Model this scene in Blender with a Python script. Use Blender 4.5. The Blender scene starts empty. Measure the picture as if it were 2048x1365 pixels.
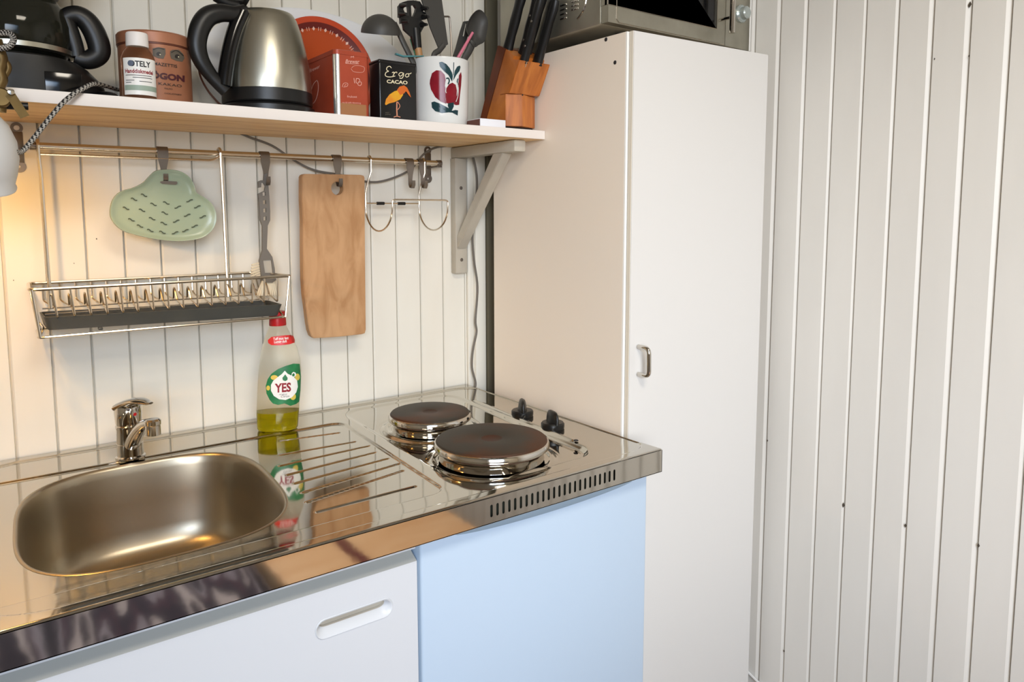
import bpy, bmesh, math, random
import numpy as np
from mathutils import Vector, Matrix
random.seed(7)
SC = bpy.context.scene
COL = SC.collection
PI = math.pi

# ------------------------------------------------------------------ camera
F_PX, CX, CY = 1488.89, 1024.0, 576.47
def _rot():
    a, b, c = -0.638840, 1.469211, -0.0017268
    return Matrix.Rotation(a, 3, 'Z') @ Matrix.Rotation(b, 3, 'X') @ Matrix.Rotation(c, 3, 'Z')
CR = _rot()
CLOC = Vector((0.0, -1.4112, 1.292))
cam = bpy.data.cameras.new('camera'); camo = bpy.data.objects.new('camera', cam); COL.objects.link(camo)
camo.matrix_world = Matrix.Translation(CLOC) @ CR.to_4x4()
cam.sensor_width = 36.0; cam.lens = F_PX / 2048 * 36
cam.shift_x = 0.0; cam.shift_y = -(682.5 - CY) / 2048
cam.clip_start = 0.02
SC.camera = camo

# ------------------------------------------------------------------ exposure, world, lights
vs = SC.view_settings
vs.view_transform = 'Standard'; vs.look = 'None'; vs.gamma = 1.0; vs.use_curve_mapping = False
vs.exposure = 0.0
SC.cycles.use_denoising = True
W = bpy.data.worlds.new('sky'); SC.world = W; W.use_nodes = True
W.node_tree.nodes['Background'].inputs[0].default_value = (0.62, 0.78, 1.0, 1)
W.node_tree.nodes['Background'].inputs[1].default_value = 1.0

def area(name, loc, target, sx, sy, energy, color, spread=PI):
    l = bpy.data.lights.new(name, 'AREA'); l.shape = 'RECTANGLE'; l.size = sx; l.size_y = sy
    l.energy = energy; l.color = color; l.spread = spread
    o = bpy.data.objects.new(name, l); COL.objects.link(o); o.location = loc
    o.rotation_euler = (Vector(target) - Vector(loc)).to_track_quat('-Z', 'Y').to_euler()
    return o
# daylight entering through the window behind the camera: cool from the sky (falls downwards), neutral from the garden
area('window_daylight', (-0.50, -2.90, 1.45), (1.30, -0.3, 1.0), 1.25, 1.05, 6.8, (0.985, 0.99, 1.0), math.radians(62))
area('window_skylight', (-0.50, -2.88, 1.75), (0.85, -0.6, 0.15), 1.2, 0.5, 8.5, (0.46, 0.68, 1.0), math.radians(85))
# added warm fill light under the ceiling, no lamp fitting there
area('ceiling_fill_light', (0.3, -1.75, 2.24), (0.3, -1.75, 0), 0.5, 0.5, 21, (1.0, 0.91, 0.77))
# bulb inside the clamp lamp
LAMP_E = 2.3
LAMP_C = (1.0, 0.55, 0.14)

# ------------------------------------------------------------------ picture helper: pixel + a known plane -> point in the room
def ray(px, py):
    return CR @ Vector(((px - CX) / F_PX, -(py - CY) / F_PX, -1.0))
def P(px, py, ax, v):
    d = ray(px, py); i = 'xyz'.index(ax); t = (v - CLOC[i]) / d[i]
    return CLOC + d * t
def Pcyl(px, py, cx, cy, rx, ry=None):
    ry = ry or rx
    d = ray(px, py); ox, oy = (CLOC.x - cx) / rx, (CLOC.y - cy) / ry; dx, dy = d.x / rx, d.y / ry
    A = dx*dx + dy*dy; B = 2*(ox*dx + oy*dy); Cc = ox*ox + oy*oy - 1
    D = B*B - 4*A*Cc
    t = (-B - math.sqrt(D)) / (2*A) if D > 0 else -B / (2*A)
    return CLOC + d * t

# ------------------------------------------------------------------ mesh helpers
def finish(bm, ang=0.62):
    bmesh.ops.remove_doubles(bm, verts=bm.verts, dist=1e-7)
    for f in bm.faces: f.smooth = True
    for e in bm.edges:
        if len(e.link_faces) == 2:
            e.smooth = e.calc_face_angle(0) < ang
def tag(o, label=None, cat=None, group=None, kind=None):
    if label: o['label'] = label
    if cat: o['category'] = cat
    if group: o['group'] = group
    if kind: o['kind'] = kind
    return o
def obj(name, bm, mats, parent=None, ang=0.62, recalc=True):
    if recalc: bmesh.ops.recalc_face_normals(bm, faces=bm.faces)
    finish(bm, ang)
    me = bpy.data.meshes.new(name); bm.to_mesh(me); bm.free()
    for m in (mats if isinstance(mats, (list, tuple)) else [mats]): me.materials.append(m)
    o = bpy.data.objects.new(name, me); COL.objects.link(o)
    if parent:
        o.parent = parent
        o.matrix_parent_inverse = parent_world(parent).inverted()
    return o
def parent_world(p):
    m = p.matrix_basis.copy()
    if p.parent: m = parent_world(p.parent) @ p.matrix_parent_inverse @ m
    return m
def thing(name, loc, label, cat, group=None):
    o = bpy.data.objects.new(name, None); COL.objects.link(o); o.location = loc; o.empty_display_size = 0.02
    return tag(o, label, cat, group)
def B(): return bmesh.new()
def box(bm, x0, x1, y0, y1, z0, z1, bev=0.0, seg=2, rot=None, mi=0):
    r = bmesh.ops.create_cube(bm, size=1.0)
    vs_ = r['verts']
    for v in vs_:
        v.co = Vector(((x0+x1)/2 + v.co.x*(x1-x0), (y0+y1)/2 + v.co.y*(y1-y0), (z0+z1)/2 + v.co.z*(z1-z0)))
    fs = set(f for v in vs_ for f in v.link_faces)
    for f in fs: f.material_index = mi
    if bev > 0:
        es = list(set(e for v in vs_ for e in v.link_edges))
        rb = bmesh.ops.bevel(bm, geom=es, offset=bev, segments=seg, affect='EDGES', profile=0.5)
        vs_ = list(set(v for f in rb['faces'] for v in f.verts) | set(v for v in vs_ if v.is_valid))
    if rot:
        bmesh.ops.transform(bm, matrix=rot, verts=[v for v in vs_ if v.is_valid])
    return bm
def catmull(pts, n=8, closed=False):
    pts = [Vector(p) for p in pts]; out = []; N = len(pts)
    rng = range(N if closed else N-1)
    for i in rng:
        p0 = pts[(i-1) % N] if closed or i > 0 else pts[0]*2-pts[1]
        p1 = pts[i]; p2 = pts[(i+1) % N]
        p3 = pts[(i+2) % N] if closed or i+2 < N else pts[-1]*2-pts[-2]
        for k in range(n):
            t = k/n
            out.append(0.5*((2*p1)+(-p0+p2)*t+(2*p0-5*p1+4*p2-p3)*t*t+(-p0+3*p1-3*p2+p3)*t**3))
    if not closed: out.append(pts[-1].copy())
    return out
def fillet(pts, r, n=5, closed=False):
    pts = [Vector(p) for p in pts]; out = []; N = len(pts)
    for i in range(N):
        if not closed and i in (0, N-1): out.append(pts[i]); continue
        a, b, c = pts[(i-1) % N], pts[i], pts[(i+1) % N]
        d1 = (a-b); d2 = (c-b); rr = min(r, d1.length*0.49, d2.length*0.49)
        q1 = b + d1.normalized()*rr; q2 = b + d2.normalized()*rr
        for k in range(n+1):
            t = k/n; out.append(q1*(1-t)**2 + b*2*t*(1-t) + q2*t*t)
    return out
def tube(bm, pts, r, seg=8, closed=False, mi=None, flat=1.0, cap=True, up=None):
    pts = [Vector(p) for p in pts]; N = len(pts)
    tang = []
    for i in range(N):
        if closed: d = pts[(i+1) % N] - pts[i-1]
        else: d = pts[min(i+1, N-1)] - pts[max(i-1, 0)]
        tang.append(d.normalized() if d.length > 1e-9 else Vector((0, 0, 1)))
    u = Vector(up) if up else Vector((0, 0, 1))
    if abs(u.dot(tang[0])) > 0.95: u = Vector((0, 1, 0)) if abs(tang[0].y) < 0.9 else Vector((1, 0, 0))
    u = (u - tang[0]*u.dot(tang[0])).normalized()
    rings = []
    for i in range(N):
        u = (u - tang[i]*u.dot(tang[i]))
        u = u.normalized() if u.length > 1e-6 else tang[i].orthogonal().normalized()
        w = tang[i].cross(u)
        rr = r(i/(N-1)) if callable(r) else r
        fl = flat(i/(N-1)) if callable(flat) else flat
        rings.append([bm.verts.new(pts[i] + (u*math.cos(2*PI*k/seg)*fl + w*math.sin(2*PI*k/seg))*rr) for k in range(seg)])
    M = N if closed else N-1
    for i in range(M):
        a, b = rings[i], rings[(i+1) % N]
        for k in range(seg):
            f = bm.faces.new((a[k], a[(k+1) % seg], b[(k+1) % seg], b[k]))
            if mi: f.material_index = mi(i, k)
    if not closed and cap:
        bm.faces.new(rings[0][::-1]); bm.faces.new(rings[-1])
    return bm
def lathe(bm, prof, c, seg=48, sx=1.0, sy=1.0, mi=None, rot=None, cap=True):
    """prof: list of (r, z). c centre"""
    rings = []
    new = []
    for (r, z) in prof:
        if r < 1e-6:
            v = bm.verts.new((c[0], c[1], c[2]+z)); rings.append([v]); new.append(v)
        else:
            rg = [bm.verts.new((c[0]+r*sx*math.cos(2*PI*k/seg), c[1]+r*sy*math.sin(2*PI*k/seg), c[2]+z)) for k in range(seg)]
            rings.append(rg); new += rg
    for i in range(len(rings)-1):
        a, b = rings[i], rings[i+1]
        for k in range(seg):
            k2 = (k+1) % seg
            if len(a) == 1 and len(b) == 1: continue
            if len(a) == 1: f = bm.faces.new((a[0], b[k], b[k2]))
            elif len(b) == 1: f = bm.faces.new((a[k], b[0], a[k2]))
            else: f = bm.faces.new((a[k], b[k], b[k2], a[k2]))
            if mi is not None: f.material_index = mi[i] if isinstance(mi, (list, tuple)) else mi
    if rot is not None: bmesh.ops.transform(bm, matrix=rot, verts=new)
    return bm
def rotabout(p, ang, axis):
    return Matrix.Translation(p) @ Matrix.Rotation(ang, 4, axis) @ Matrix.Translation(-Vector(p))
def filled(bm, loops, mi=0):
    """flat polygon with holes; loops of 3-D points on one plane. returns faces"""
    es = []
    for lp in loops:
        vs_ = [bm.verts.new(p) for p in lp]
        for i in range(len(vs_)): es.append(bm.edges.new((vs_[i], vs_[(i+1) % len(vs_)])))
    r = bmesh.ops.triangle_fill(bm, use_beauty=True, edges=es)
    fs = [g for g in r['geom'] if isinstance(g, bmesh.types.BMFace)]
    for f in fs: f.material_index = mi
    return fs
def slab(bm, loops, thick, mi=0):
    """filled polygon with holes extruded by vector thick"""
    fs = filled(bm, loops, mi)
    r = bmesh.ops.extrude_face_region(bm, geom=fs)
    vs_ = [g for g in r['geom'] if isinstance(g, bmesh.types.BMVert)]
    bmesh.ops.translate(bm, verts=vs_, vec=Vector(thick))
    return bm
def prism(bm, poly, vec, mi=0):
    a = [bm.verts.new(p) for p in poly]; b = [bm.verts.new(Vector(p)+Vector(vec)) for p in poly]
    n = len(poly)
    fs = [bm.faces.new(a), bm.faces.new(b[::-1])]
    for i in range(n): fs.append(bm.faces.new((a[i], a[(i+1) % n], b[(i+1) % n], b[i])))
    for f in fs: f.material_index = mi
    return a + b
def loft(bm, rings, caps=(True, True), mi=0, closed_u=True):
    R = [[bm.verts.new(p) for p in r] for r in rings]
    n = len(R[0])
    for i in range(len(R)-1):
        for k in range(n if closed_u else n-1):
            f = bm.faces.new((R[i][k], R[i][(k+1) % n], R[i+1][(k+1) % n], R[i+1][k])); f.material_index = mi
    if caps[0]: f = bm.faces.new(R[0][::-1]); f.material_index = mi
    if caps[1]: f = bm.faces.new(R[-1]); f.material_index = mi
    return R
def rrect(x0, x1, y0, y1, r, n=6):
    out = []
    for (cx, cy, a0) in ((x1-r, y1-r, 0), (x0+r, y1-r, PI/2), (x0+r, y0+r, PI), (x1-r, y0+r, 1.5*PI)):
        for k in range(n+1):
            a = a0 + PI/2*k/n; out.append((cx+r*math.cos(a), cy+r*math.sin(a)))
    return out
def decal(bm, poly, mapper, rings=5, mi=0):
    """star-shaped flat mark mapped on to a surface"""
    n0 = len(poly); dense = []
    for i in range(n0):
        a, b = poly[i], poly[(i+1) % n0]
        m = max(1, int(math.hypot(b[0]-a[0], b[1]-a[1]) / 4))
        for k in range(m): dense.append((a[0]+(b[0]-a[0])*k/m, a[1]+(b[1]-a[1])*k/m))
    cx = sum(p[0] for p in dense)/len(dense); cy = sum(p[1] for p in dense)/len(dense)
    c = bm.verts.new(mapper(cx, cy)); prev = None
    for j in range(1, rings+1):
        t = j/rings
        cur = [bm.verts.new(mapper(cx+(p[0]-cx)*t, cy+(p[1]-cy)*t)) for p in dense]
        n = len(cur)
        for k in range(n):
            f = bm.faces.new((c, cur[k], cur[(k+1) % n])) if prev is None else bm.faces.new((prev[k], cur[k], cur[(k+1) % n], prev[(k+1) % n]))
            f.material_index = mi
        prev = cur
def stroke(bm, pts, w, mapper, mi=0, smooth=True):
    """ribbon mark along a 2-D path mapped on to a surface"""
    p = [(v.x, v.y) for v in catmull([(a[0], a[1], 0) for a in pts], 6)] if smooth and len(pts) > 2 else pts
    prev = None
    for i in range(len(p)):
        a = p[max(0, i-1)]; b = p[min(len(p)-1, i+1)]
        dx, dy = b[0]-a[0], b[1]-a[1]; L = math.hypot(dx, dy) or 1
        nx, ny = -dy/L*w/2, dx/L*w/2
        cur = (bm.verts.new(mapper(p[i][0]+nx, p[i][1]+ny)), bm.verts.new(mapper(p[i][0]-nx, p[i][1]-ny)))
        if prev: f = bm.faces.new((prev[0], prev[1], cur[1], cur[0])); f.material_index = mi
        prev = cur
def text(bm, s, size, mapper, bold=0.0, shear=0.0, mi=0, sx=1.0, align='LEFT'):
    """letters as a mesh; mapper(u, v) places them on a surface"""
    cu = bpy.data.curves.new('t', 'FONT'); cu.body = s; cu.size = size; cu.offset = bold*size; cu.shear = shear
    cu.align_x = align; cu.resolution_u = 3
    to = bpy.data.objects.new('t', cu); COL.objects.link(to)
    bpy.context.view_layer.update()
    dg = bpy.context.evaluated_depsgraph_get(); ev = to.evaluated_get(dg); me = ev.to_mesh()
    vs_ = [bm.verts.new(mapper(v.co.x*sx, v.co.y)) for v in me.vertices]
    for p in me.polygons:
        try:
            f = bm.faces.new([vs_[i] for i in p.vertices]); f.material_index = mi
        except ValueError: pass
    ev.to_mesh_clear(); bpy.data.objects.remove(to); bpy.data.curves.remove(cu)

# ------------------------------------------------------------------ materials
def s2l(c):
    return tuple(((v/255)/12.92 if v/255 <= 0.04045 else ((v/255+0.055)/1.055)**2.4) for v in c)
def mat(name, rgb, rough=0.5, metal=0.0, spec=0.5, bump=None, var=None, aniso=0.0, trans=0.0, ior=1.45, alpha=1.0, coat=0.0, emit=None):
    m = bpy.data.materials.new(name); m.use_nodes = True
    nt = m.node_tree; b = nt.nodes['Principled BSDF']; L = nt.links
    c = s2l(rgb)+(1,)
    b.inputs['Base Color'].default_value = c; b.inputs['Roughness'].default_value = rough
    b.inputs['Metallic'].default_value = metal; b.inputs['Specular IOR Level'].default_value = spec
    b.inputs['IOR'].default_value = ior; b.inputs['Transmission Weight'].default_value = trans
    b.inputs['Coat Weight'].default_value = coat
    if aniso: b.inputs['Anisotropic'].default_value = aniso
    if emit: b.inputs['Emission Color'].default_value = s2l(emit[0])+(1,); b.inputs['Emission Strength'].default_value = emit[1]
    tc = nt.nodes.new('ShaderNodeTexCoord')
    def noise(scale, stretch=(1, 1, 1), detail=4):
        mp = nt.nodes.new('ShaderNodeMapping'); mp.inputs['Scale'].default_value = stretch
        n = nt.nodes.new('ShaderNodeTexNoise'); n.inputs['Scale'].default_value = scale; n.inputs['Detail'].default_value = detail
        L.new(tc.outputs['Object'], mp.inputs['Vector']); L.new(mp.outputs[0], n.inputs['Vector']); return n
    if bump:
        n = noise(bump[0], bump[2] if len(bump) > 2 else (1, 1, 1)); bp = nt.nodes.new('ShaderNodeBump')
        bp.inputs['Strength'].default_value = bump[1]; bp.inputs['Distance'].default_value = bump[3] if len(bump) > 3 else 0.001
        L.new(n.outputs['Fac'], bp.inputs['Height']); L.new(bp.outputs[0], b.inputs['Normal'])
    if var:   # (rgb2, scale, stretch, lo, hi)
        n = noise(var[1], var[2] if len(var) > 2 else (1, 1, 1), 5)
        r = nt.nodes.new('ShaderNodeValToRGB'); r.color_ramp.elements[0].color = c; r.color_ramp.elements[1].color = s2l(var[0])+(1,)
        r.color_ramp.elements[0].position = var[3] if len(var) > 3 else 0.35
        r.color_ramp.elements[1].position = var[4] if len(var) > 4 else 0.7
        L.new(n.outputs['Fac'], r.inputs['Fac']); L.new(r.outputs['Color'], b.inputs['Base Color'])
    return m
def wood(name, c1, c2, scale=9, stretch=(1, 1, 1), rough=0.5, c3=None, coat=0.0, bump=0.12):
    """wood grain: stretched noise plus distorted bands"""
    m = bpy.data.materials.new(name); m.use_nodes = True; nt = m.node_tree; L = nt.links; b = nt.nodes['Principled BSDF']
    b.inputs['Roughness'].default_value = rough; b.inputs['Coat Weight'].default_value = coat
    tc = nt.nodes.new('ShaderNodeTexCoord'); mp = nt.nodes.new('ShaderNodeMapping'); mp.inputs['Scale'].default_value = stretch
    L.new(tc.outputs['Object'], mp.inputs['Vector'])
    n1 = nt.nodes.new('ShaderNodeTexNoise'); n1.inputs['Scale'].default_value = scale; n1.inputs['Detail'].default_value = 8; n1.inputs['Distortion'].default_value = 0.6
    L.new(mp.outputs[0], n1.inputs['Vector'])
    r = nt.nodes.new('ShaderNodeValToRGB'); r.color_ramp.elements[0].color = s2l(c1)+(1,); r.color_ramp.elements[1].color = s2l(c2)+(1,)
    r.color_ramp.elements[0].position = 0.36; r.color_ramp.elements[1].position = 0.64
    if c3:
        e = r.color_ramp.elements.new(0.5); e.color = s2l(c3)+(1,)
    L.new(n1.outputs['Fac'], r.inputs['Fac']); L.new(r.outputs['Color'], b.inputs['Base Color'])
    bp = nt.nodes.new('ShaderNodeBump'); bp.inputs['Strength'].default_value = bump; bp.inputs['Distance'].default_value = 0.001
    L.new(n1.outputs['Fac'], bp.inputs['Height']); L.new(bp.outputs[0], b.inputs['Normal'])
    return m

M = {}
M['wall'] = mat('painted_panel_wall', (232, 227, 214), 0.42, bump=(55, 0.25, (1, 1, 0.12), 0.001), var=((225, 219, 205), 7, (1, 1, 0.3)))
M['wall_r'] = mat('painted_panel_wall_right', (220, 216, 208), 0.45, bump=(55, 0.22, (1, 1, 0.12), 0.001), var=((213, 209, 201), 7, (1, 1, 0.3)))
M['chip'] = mat('paint_chip', (70, 62, 52), 0.8)
M['ceil'] = mat('ceiling_paint', (225, 222, 214), 0.7)
M['floor'] = wood('floor_boards', (150, 116, 82), (184, 150, 112), 6, (6, 1, 1), 0.45)
M['steel'] = mat('polished_steel', (196, 191, 181), 0.06, 1.0, bump=(9, 0.06, (1, 1, 1), 0.004))
M['brushed'] = mat('brushed_steel_basin', (172, 160, 140), 0.34, 1.0, bump=(300, 0.05, (1, 1, 1), 0.0005))
M['chrome'] = mat('chrome', (205, 200, 192), 0.08, 1.0)
M['wire'] = mat('steel_wire', (214, 204, 188), 0.22, 1.0)
M['hook'] = mat('grey_steel_hook', (128, 120, 112), 0.3, 0.9)
M['kettle'] = mat('brushed_kettle_steel', (184, 181, 167), 0.33, 1.0, bump=(260, 0.08, (1, 1, 0.02), 0.0006))
M['mw'] = mat('microwave_metal', (172, 168, 154), 0.36, 0.85, bump=(160, 0.05, (0.05, 1, 1), 0.0005), var=((152, 148, 134), 14))
M['black'] = mat('black_plastic', (18, 18, 18), 0.38, bump=(400, 0.08, (1, 1, 1), 0.0004))
M['blackgloss'] = mat('black_gloss_plastic', (10, 10, 11), 0.12)
M['tin_black'] = mat('black_lacquered_tin', (24, 24, 25), 0.22, 0.1)
M['grey_pl'] = mat('dark_grey_nylon', (64, 62, 58), 0.5)
M['tray'] = mat('charcoal_tray', (58, 60, 58), 0.45, var=((70, 70, 64), 12))
M['cab'] = mat('white_melamine', (214, 211, 206), 0.4)
M['cab_side'] = mat('white_melamine_side_lamplit', (240, 226, 208), 0.45, bump=(180, 0.12, (1, 1, 1), 0.0005))  # white side coloured beige to hold the warm lamplight
M['edge'] = mat('cream_edge_band', (222, 212, 194), 0.45)
M['edge_w'] = mat('white_edge_band', (246, 244, 238), 0.35)
M['gapdark'] = mat('gap_shade', (102, 96, 78), 0.7)
M['fridge'] = mat('cool_white_enamel', (182, 199, 216), 0.3)
M['fridge_grip'] = mat('blue_grey_plastic', (140, 158, 172), 0.4)
M['sinkdoor'] = mat('white_painted_door', (208, 210, 213), 0.35)
M['greybevel'] = mat('grey_door_edge', (160, 160, 154), 0.5)
M['shelf_w'] = mat('white_painted_shelf_edge', (234, 226, 218), 0.45, bump=(60, 0.15, (0.2, 1, 1), 0.001))
M['shelf_wood'] = wood('shelf_pine', (250, 214, 160), (226, 182, 124), 5, (1, 8, 8), 0.5, (240, 200, 144))
M['bracket'] = mat('greyish_white_bracket_paint', (190, 182, 166), 0.5, bump=(50, 0.2, (1, 1, 0.2), 0.001), var=((176, 166, 150), 10))
M['board'] = wood('beech_board', (196, 152, 108), (172, 126, 82), 16, (2.4, 1, 0.8), 0.6, (186, 142, 98), bump=0.08)
M['pine'] = wood('pine', (240, 196, 152), (224, 172, 124), 6, (1, 4, 6), 0.5)
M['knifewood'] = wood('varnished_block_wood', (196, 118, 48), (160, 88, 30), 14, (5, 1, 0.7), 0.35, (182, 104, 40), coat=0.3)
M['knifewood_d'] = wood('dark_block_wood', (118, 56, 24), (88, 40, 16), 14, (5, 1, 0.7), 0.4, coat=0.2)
M['cloud'] = mat('sage_green_silicone', (158, 172, 148), 0.26, var=((150, 166, 142), 10))
M['slot'] = mat('slot_shade', (54, 58, 48), 0.8)
M['slit'] = mat('darker_green_slit', (72, 82, 66), 0.8)
M['brush'] = mat('grey_brush_plastic', (112, 106, 98), 0.5)
M['bristle'] = mat('cream_bristles', (226, 212, 184), 0.7)
M['white'] = mat('white_ceramic', (222, 222, 218), 0.14, spec=0.22)
M['white_m'] = mat('white_plastic', (232, 226, 220), 0.45)
M['platter'] = mat('white_platter', (228, 228, 226), 0.4)
M['orange'] = mat('orange_lacquer', (196, 70, 34), 0.28)
M['orange2'] = mat('orange_lacquer_centre', (180, 72, 28), 0.3)
M['maroon'] = mat('maroon_paint', (104, 26, 18), 0.35)
M['dotw'] = mat('pale_pink_paint', (232, 190, 170), 0.4)
M['redtin'] = mat('red_orange_tin', (172, 72, 46), 0.36, 0.1, var=((158, 64, 40), 20))
M['redtin_low'] = mat('tan_tin_print', (158, 108, 68), 0.4)
M['tin_glint'] = mat('tin_corner_highlight', (235, 235, 230), 0.22, 0.85)
M['palered'] = mat('pale_pink_print', (226, 168, 152), 0.5)
M['cream'] = mat('cream_print', (226, 214, 178), 0.5)
M['yellow'] = mat('yellow_print', (224, 172, 30), 0.45, var=((214, 130, 30), 40))
M['orangep'] = mat('orange_print', (206, 100, 30), 0.45)
M['pinkp'] = mat('pinkish_leg_print', (210, 140, 110), 0.5)
M['copper'] = mat('copper_brown_tin', (168, 112, 82), 0.4, 0.2, var=((150, 96, 68), 18))
M['tincopper_d'] = mat('dark_copper_band', (96, 50, 34), 0.4, 0.2)
M['plum'] = mat('dark_plum_print', (70, 20, 30), 0.5)
M['eyegrey'] = mat('grey_eye_print', (92, 84, 72), 0.5)
M['eyedark'] = mat('dark_eye_print', (40, 34, 30), 0.5)
M['fruit'] = mat('dark_red_fruit_glaze', (112, 22, 34), 0.16, spec=0.25, var=((134, 28, 40), 40))
M['leaf'] = mat('dark_teal_leaf_glaze', (26, 52, 58), 0.16, spec=0.25, var=((40, 70, 74), 50))
M['clear'] = mat('clear_plastic', (236, 240, 232), 0.04, trans=1.0, ior=1.12)
M['clear2'] = mat('clear_bottle_plastic', (243, 240, 232), 0.05, trans=1.0, ior=1.10, spec=1.0)
M['liquid'] = mat('yellow_green_liquid', (196, 184, 20), 0.05, trans=0.75, ior=1.25)
M['smokeglass'] = mat('dark_carafe_glass', (92, 92, 78), 0.06, trans=0.85, ior=1.3)
M['red'] = mat('red_plastic', (176, 22, 26), 0.35)
M['redlabel'] = mat('red_label', (206, 36, 38), 0.4)
M['greenlabel'] = mat('green_label', (22, 104, 58), 0.4, var=((40, 128, 74), 60))
M['lemon'] = mat('lemon_print', (216, 190, 84), 0.4)
M['whitelabel'] = mat('white_label', (236, 234, 228), 0.4)
M['darkred'] = mat('dark_red_print', (140, 20, 34), 0.45)
M['ink'] = mat('black_ink', (36, 34, 36), 0.5)
M['blueink'] = mat('blue_ink', (90, 100, 118), 0.5)
M['greenink'] = mat('green_blue_label_band', (150, 166, 150), 0.5)
M['bulb'] = mat('lit_bulb', (255, 220, 150), 0.4, emit=((255, 206, 130), 12))
M['shade'] = mat('light_grey_lamp_enamel', (212, 212, 210), 0.45)
M['brass'] = mat('aged_brass', (120, 98, 58), 0.42, 0.75, var=((84, 66, 38), 25))
M['cord_w'] = mat('white_cord_fabric', (170, 165, 156), 0.8)
M['cord_b'] = mat('black_cord_fabric', (30, 28, 28), 0.8)
M['cable'] = mat('grey_cable', (112, 106, 98), 0.5)
M['whitecable'] = mat('white_cable', (222, 220, 216), 0.5)
M['plate'] = mat('worn_cast_iron', (58, 52, 44), 0.55, 0.3, var=((78, 46, 26), 9, (1, 1, 1), 0.45, 0.62), bump=(120, 0.15, (1, 1, 1), 0.0006))
M['plate_c'] = mat('browned_iron_centre', (54, 36, 24), 0.6, 0.2, var=((72, 38, 20), 20))
M['handlewood'] = wood('pale_handle_wood', (176, 132, 86), (150, 106, 64), 20, (4, 4, 1))
M['green_s'] = mat('mint_green_plastic', (96, 190, 142), 0.4)
M['teal_s'] = mat('teal_plastic', (84, 142, 146), 0.4)
M['pink_s'] = mat('pink_plastic', (206, 112, 132), 0.4)
M['screen'] = mat('dark_oven_glass', (14, 14, 16), 0.08)
M['frost'] = mat('pale_glass_knob', (176, 184, 180), 0.2, 0.5)
M['matchw'] = mat('white_card', (232, 232, 236), 0.6)
M['matchb'] = mat('brown_striking_strip', (104, 66, 56), 0.8)
M['screw'] = mat('screw_metal', (120, 112, 104), 0.4, 0.8)
M['winframe'] = mat('window_paint', (230, 228, 222), 0.4)
M['redband'] = mat('maroon_band', (96, 34, 38), 0.9)
# striped cloth (seen mirrored in the worktop edge)
def striped():
    m = bpy.data.materials.new('mirrored_stripes'); m.use_nodes = True; nt = m.node_tree; L = nt.links; b = nt.nodes['Principled BSDF']; b.inputs['Roughness'].default_value = 0.95
    tc = nt.nodes.new('ShaderNodeTexCoord'); mp = nt.nodes.new('ShaderNodeMapping'); mp.inputs['Scale'].default_value = (16, 2, 2)
    n = nt.nodes.new('ShaderNodeTexNoise'); n.inputs['Scale'].default_value = 1.0; n.inputs['Detail'].default_value = 2
    r = nt.nodes.new('ShaderNodeValToRGB'); r.color_ramp.interpolation = 'CONSTANT'
    cs = [(0.0, (40, 34, 42)), (0.40, (140, 132, 142)), (0.46, (70, 48, 60)), (0.50, (50, 42, 54)), (0.56, (176, 164, 166)), (0.62, (48, 40, 50))]
    r.color_ramp.elements[0].color = s2l(cs[0][1])+(1,); r.color_ramp.elements[1].position = cs[1][0]; r.color_ramp.elements[1].color = s2l(cs[1][1])+(1,)
    for p, c in cs[2:]:
        e = r.color_ramp.elements.new(p); e.color = s2l(c)+(1,)
    L.new(tc.outputs['Object'], mp.inputs['Vector']); L.new(mp.outputs[0], n.inputs['Vector']); L.new(n.outputs['Fac'], r.inputs['Fac']); L.new(r.outputs['Color'], b.inputs['Base Color'])
    return m
M['stripes'] = striped()

# ------------------------------------------------------------------ room
XW = 1.33            # right wall
XL = -2.0; YF = -3.0; ZC = 2.35
def panel_wall(name, p0, dirv, normal, g0, pitch, length, m, z0=0.0, z1=ZC, wide=0.0042, deep=0.0038, sgn=1, bev=0.0014, slot=0.0009):
    """boards along dirv starting at p0; grooves at g0 + k*pitch; bevel on one edge, step on the other"""
    bm = B(); p0 = Vector(p0); dirv = Vector(dirv); normal = Vector(normal)
    prof = [(0.0, 0.0)]; k = 0; g = g0
    while g - pitch > 0: g -= pitch
    while g < length - 0.01:
        if g > 0.008:
            w = wide*(1 + 0.25*math.sin(g*91.7)); 
            if sgn > 0: prof += [(g-w, 0), (g-0.0006, -deep*0.75), (g-0.0005, -deep*2), (g+0.0006, -deep*2), (g+0.0007, -0.0006), (g+0.0016, 0)]
            else: prof += [(g-slot-0.0008, 0), (g-slot-0.0001, -0.0008), (g-slot, -deep*2), (g+slot, -deep*2), (g+slot+0.0001, -bev), (g+w, 0)]
        g += pitch
    prof.append((length, 0.0))
    rows = [[bm.verts.new(p0 + dirv*u + normal*h + Vector((0, 0, z))) for (u, h) in prof] for z in (z0, z1)]
    for i in range(len(prof)-1): bm.faces.new((rows[0][i], rows[0][i+1], rows[1][i+1], rows[1][i]))
    # closed back so the wall has its real thickness
    a = [bm.verts.new(p0 + dirv*u - normal*0.06 + Vector((0, 0, z))) for u, z in ((0, z0), (length, z0), (length, z1), (0, z1))]
    bm.faces.new(a)
    return tag(obj(name, bm, m, ang=0.3), kind='structure')
panel_wall('wall_back', (XL, 0, 0), (1, 0, 0), (0, -1, 0), -XL + 0.0542 - 0.0574*30, 0.0574, XW - XL, M['wall'], sgn=-1, wide=0.0036, bev=0.0020, slot=0.0013)
panel_wall('wall_right', (XW, YF, 0), (0, 1, 0), (-1, 0, 0), -YF - 0.4538, 0.0581, -YF, M['wall_r'], sgn=-1, wide=0.0072, bev=0.0052)
panel_wall('wall_left', (XL, 0, 0), (0, -1, 0), (1, 0, 0), 0.05, 0.0574, -YF, M['wall'])
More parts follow.
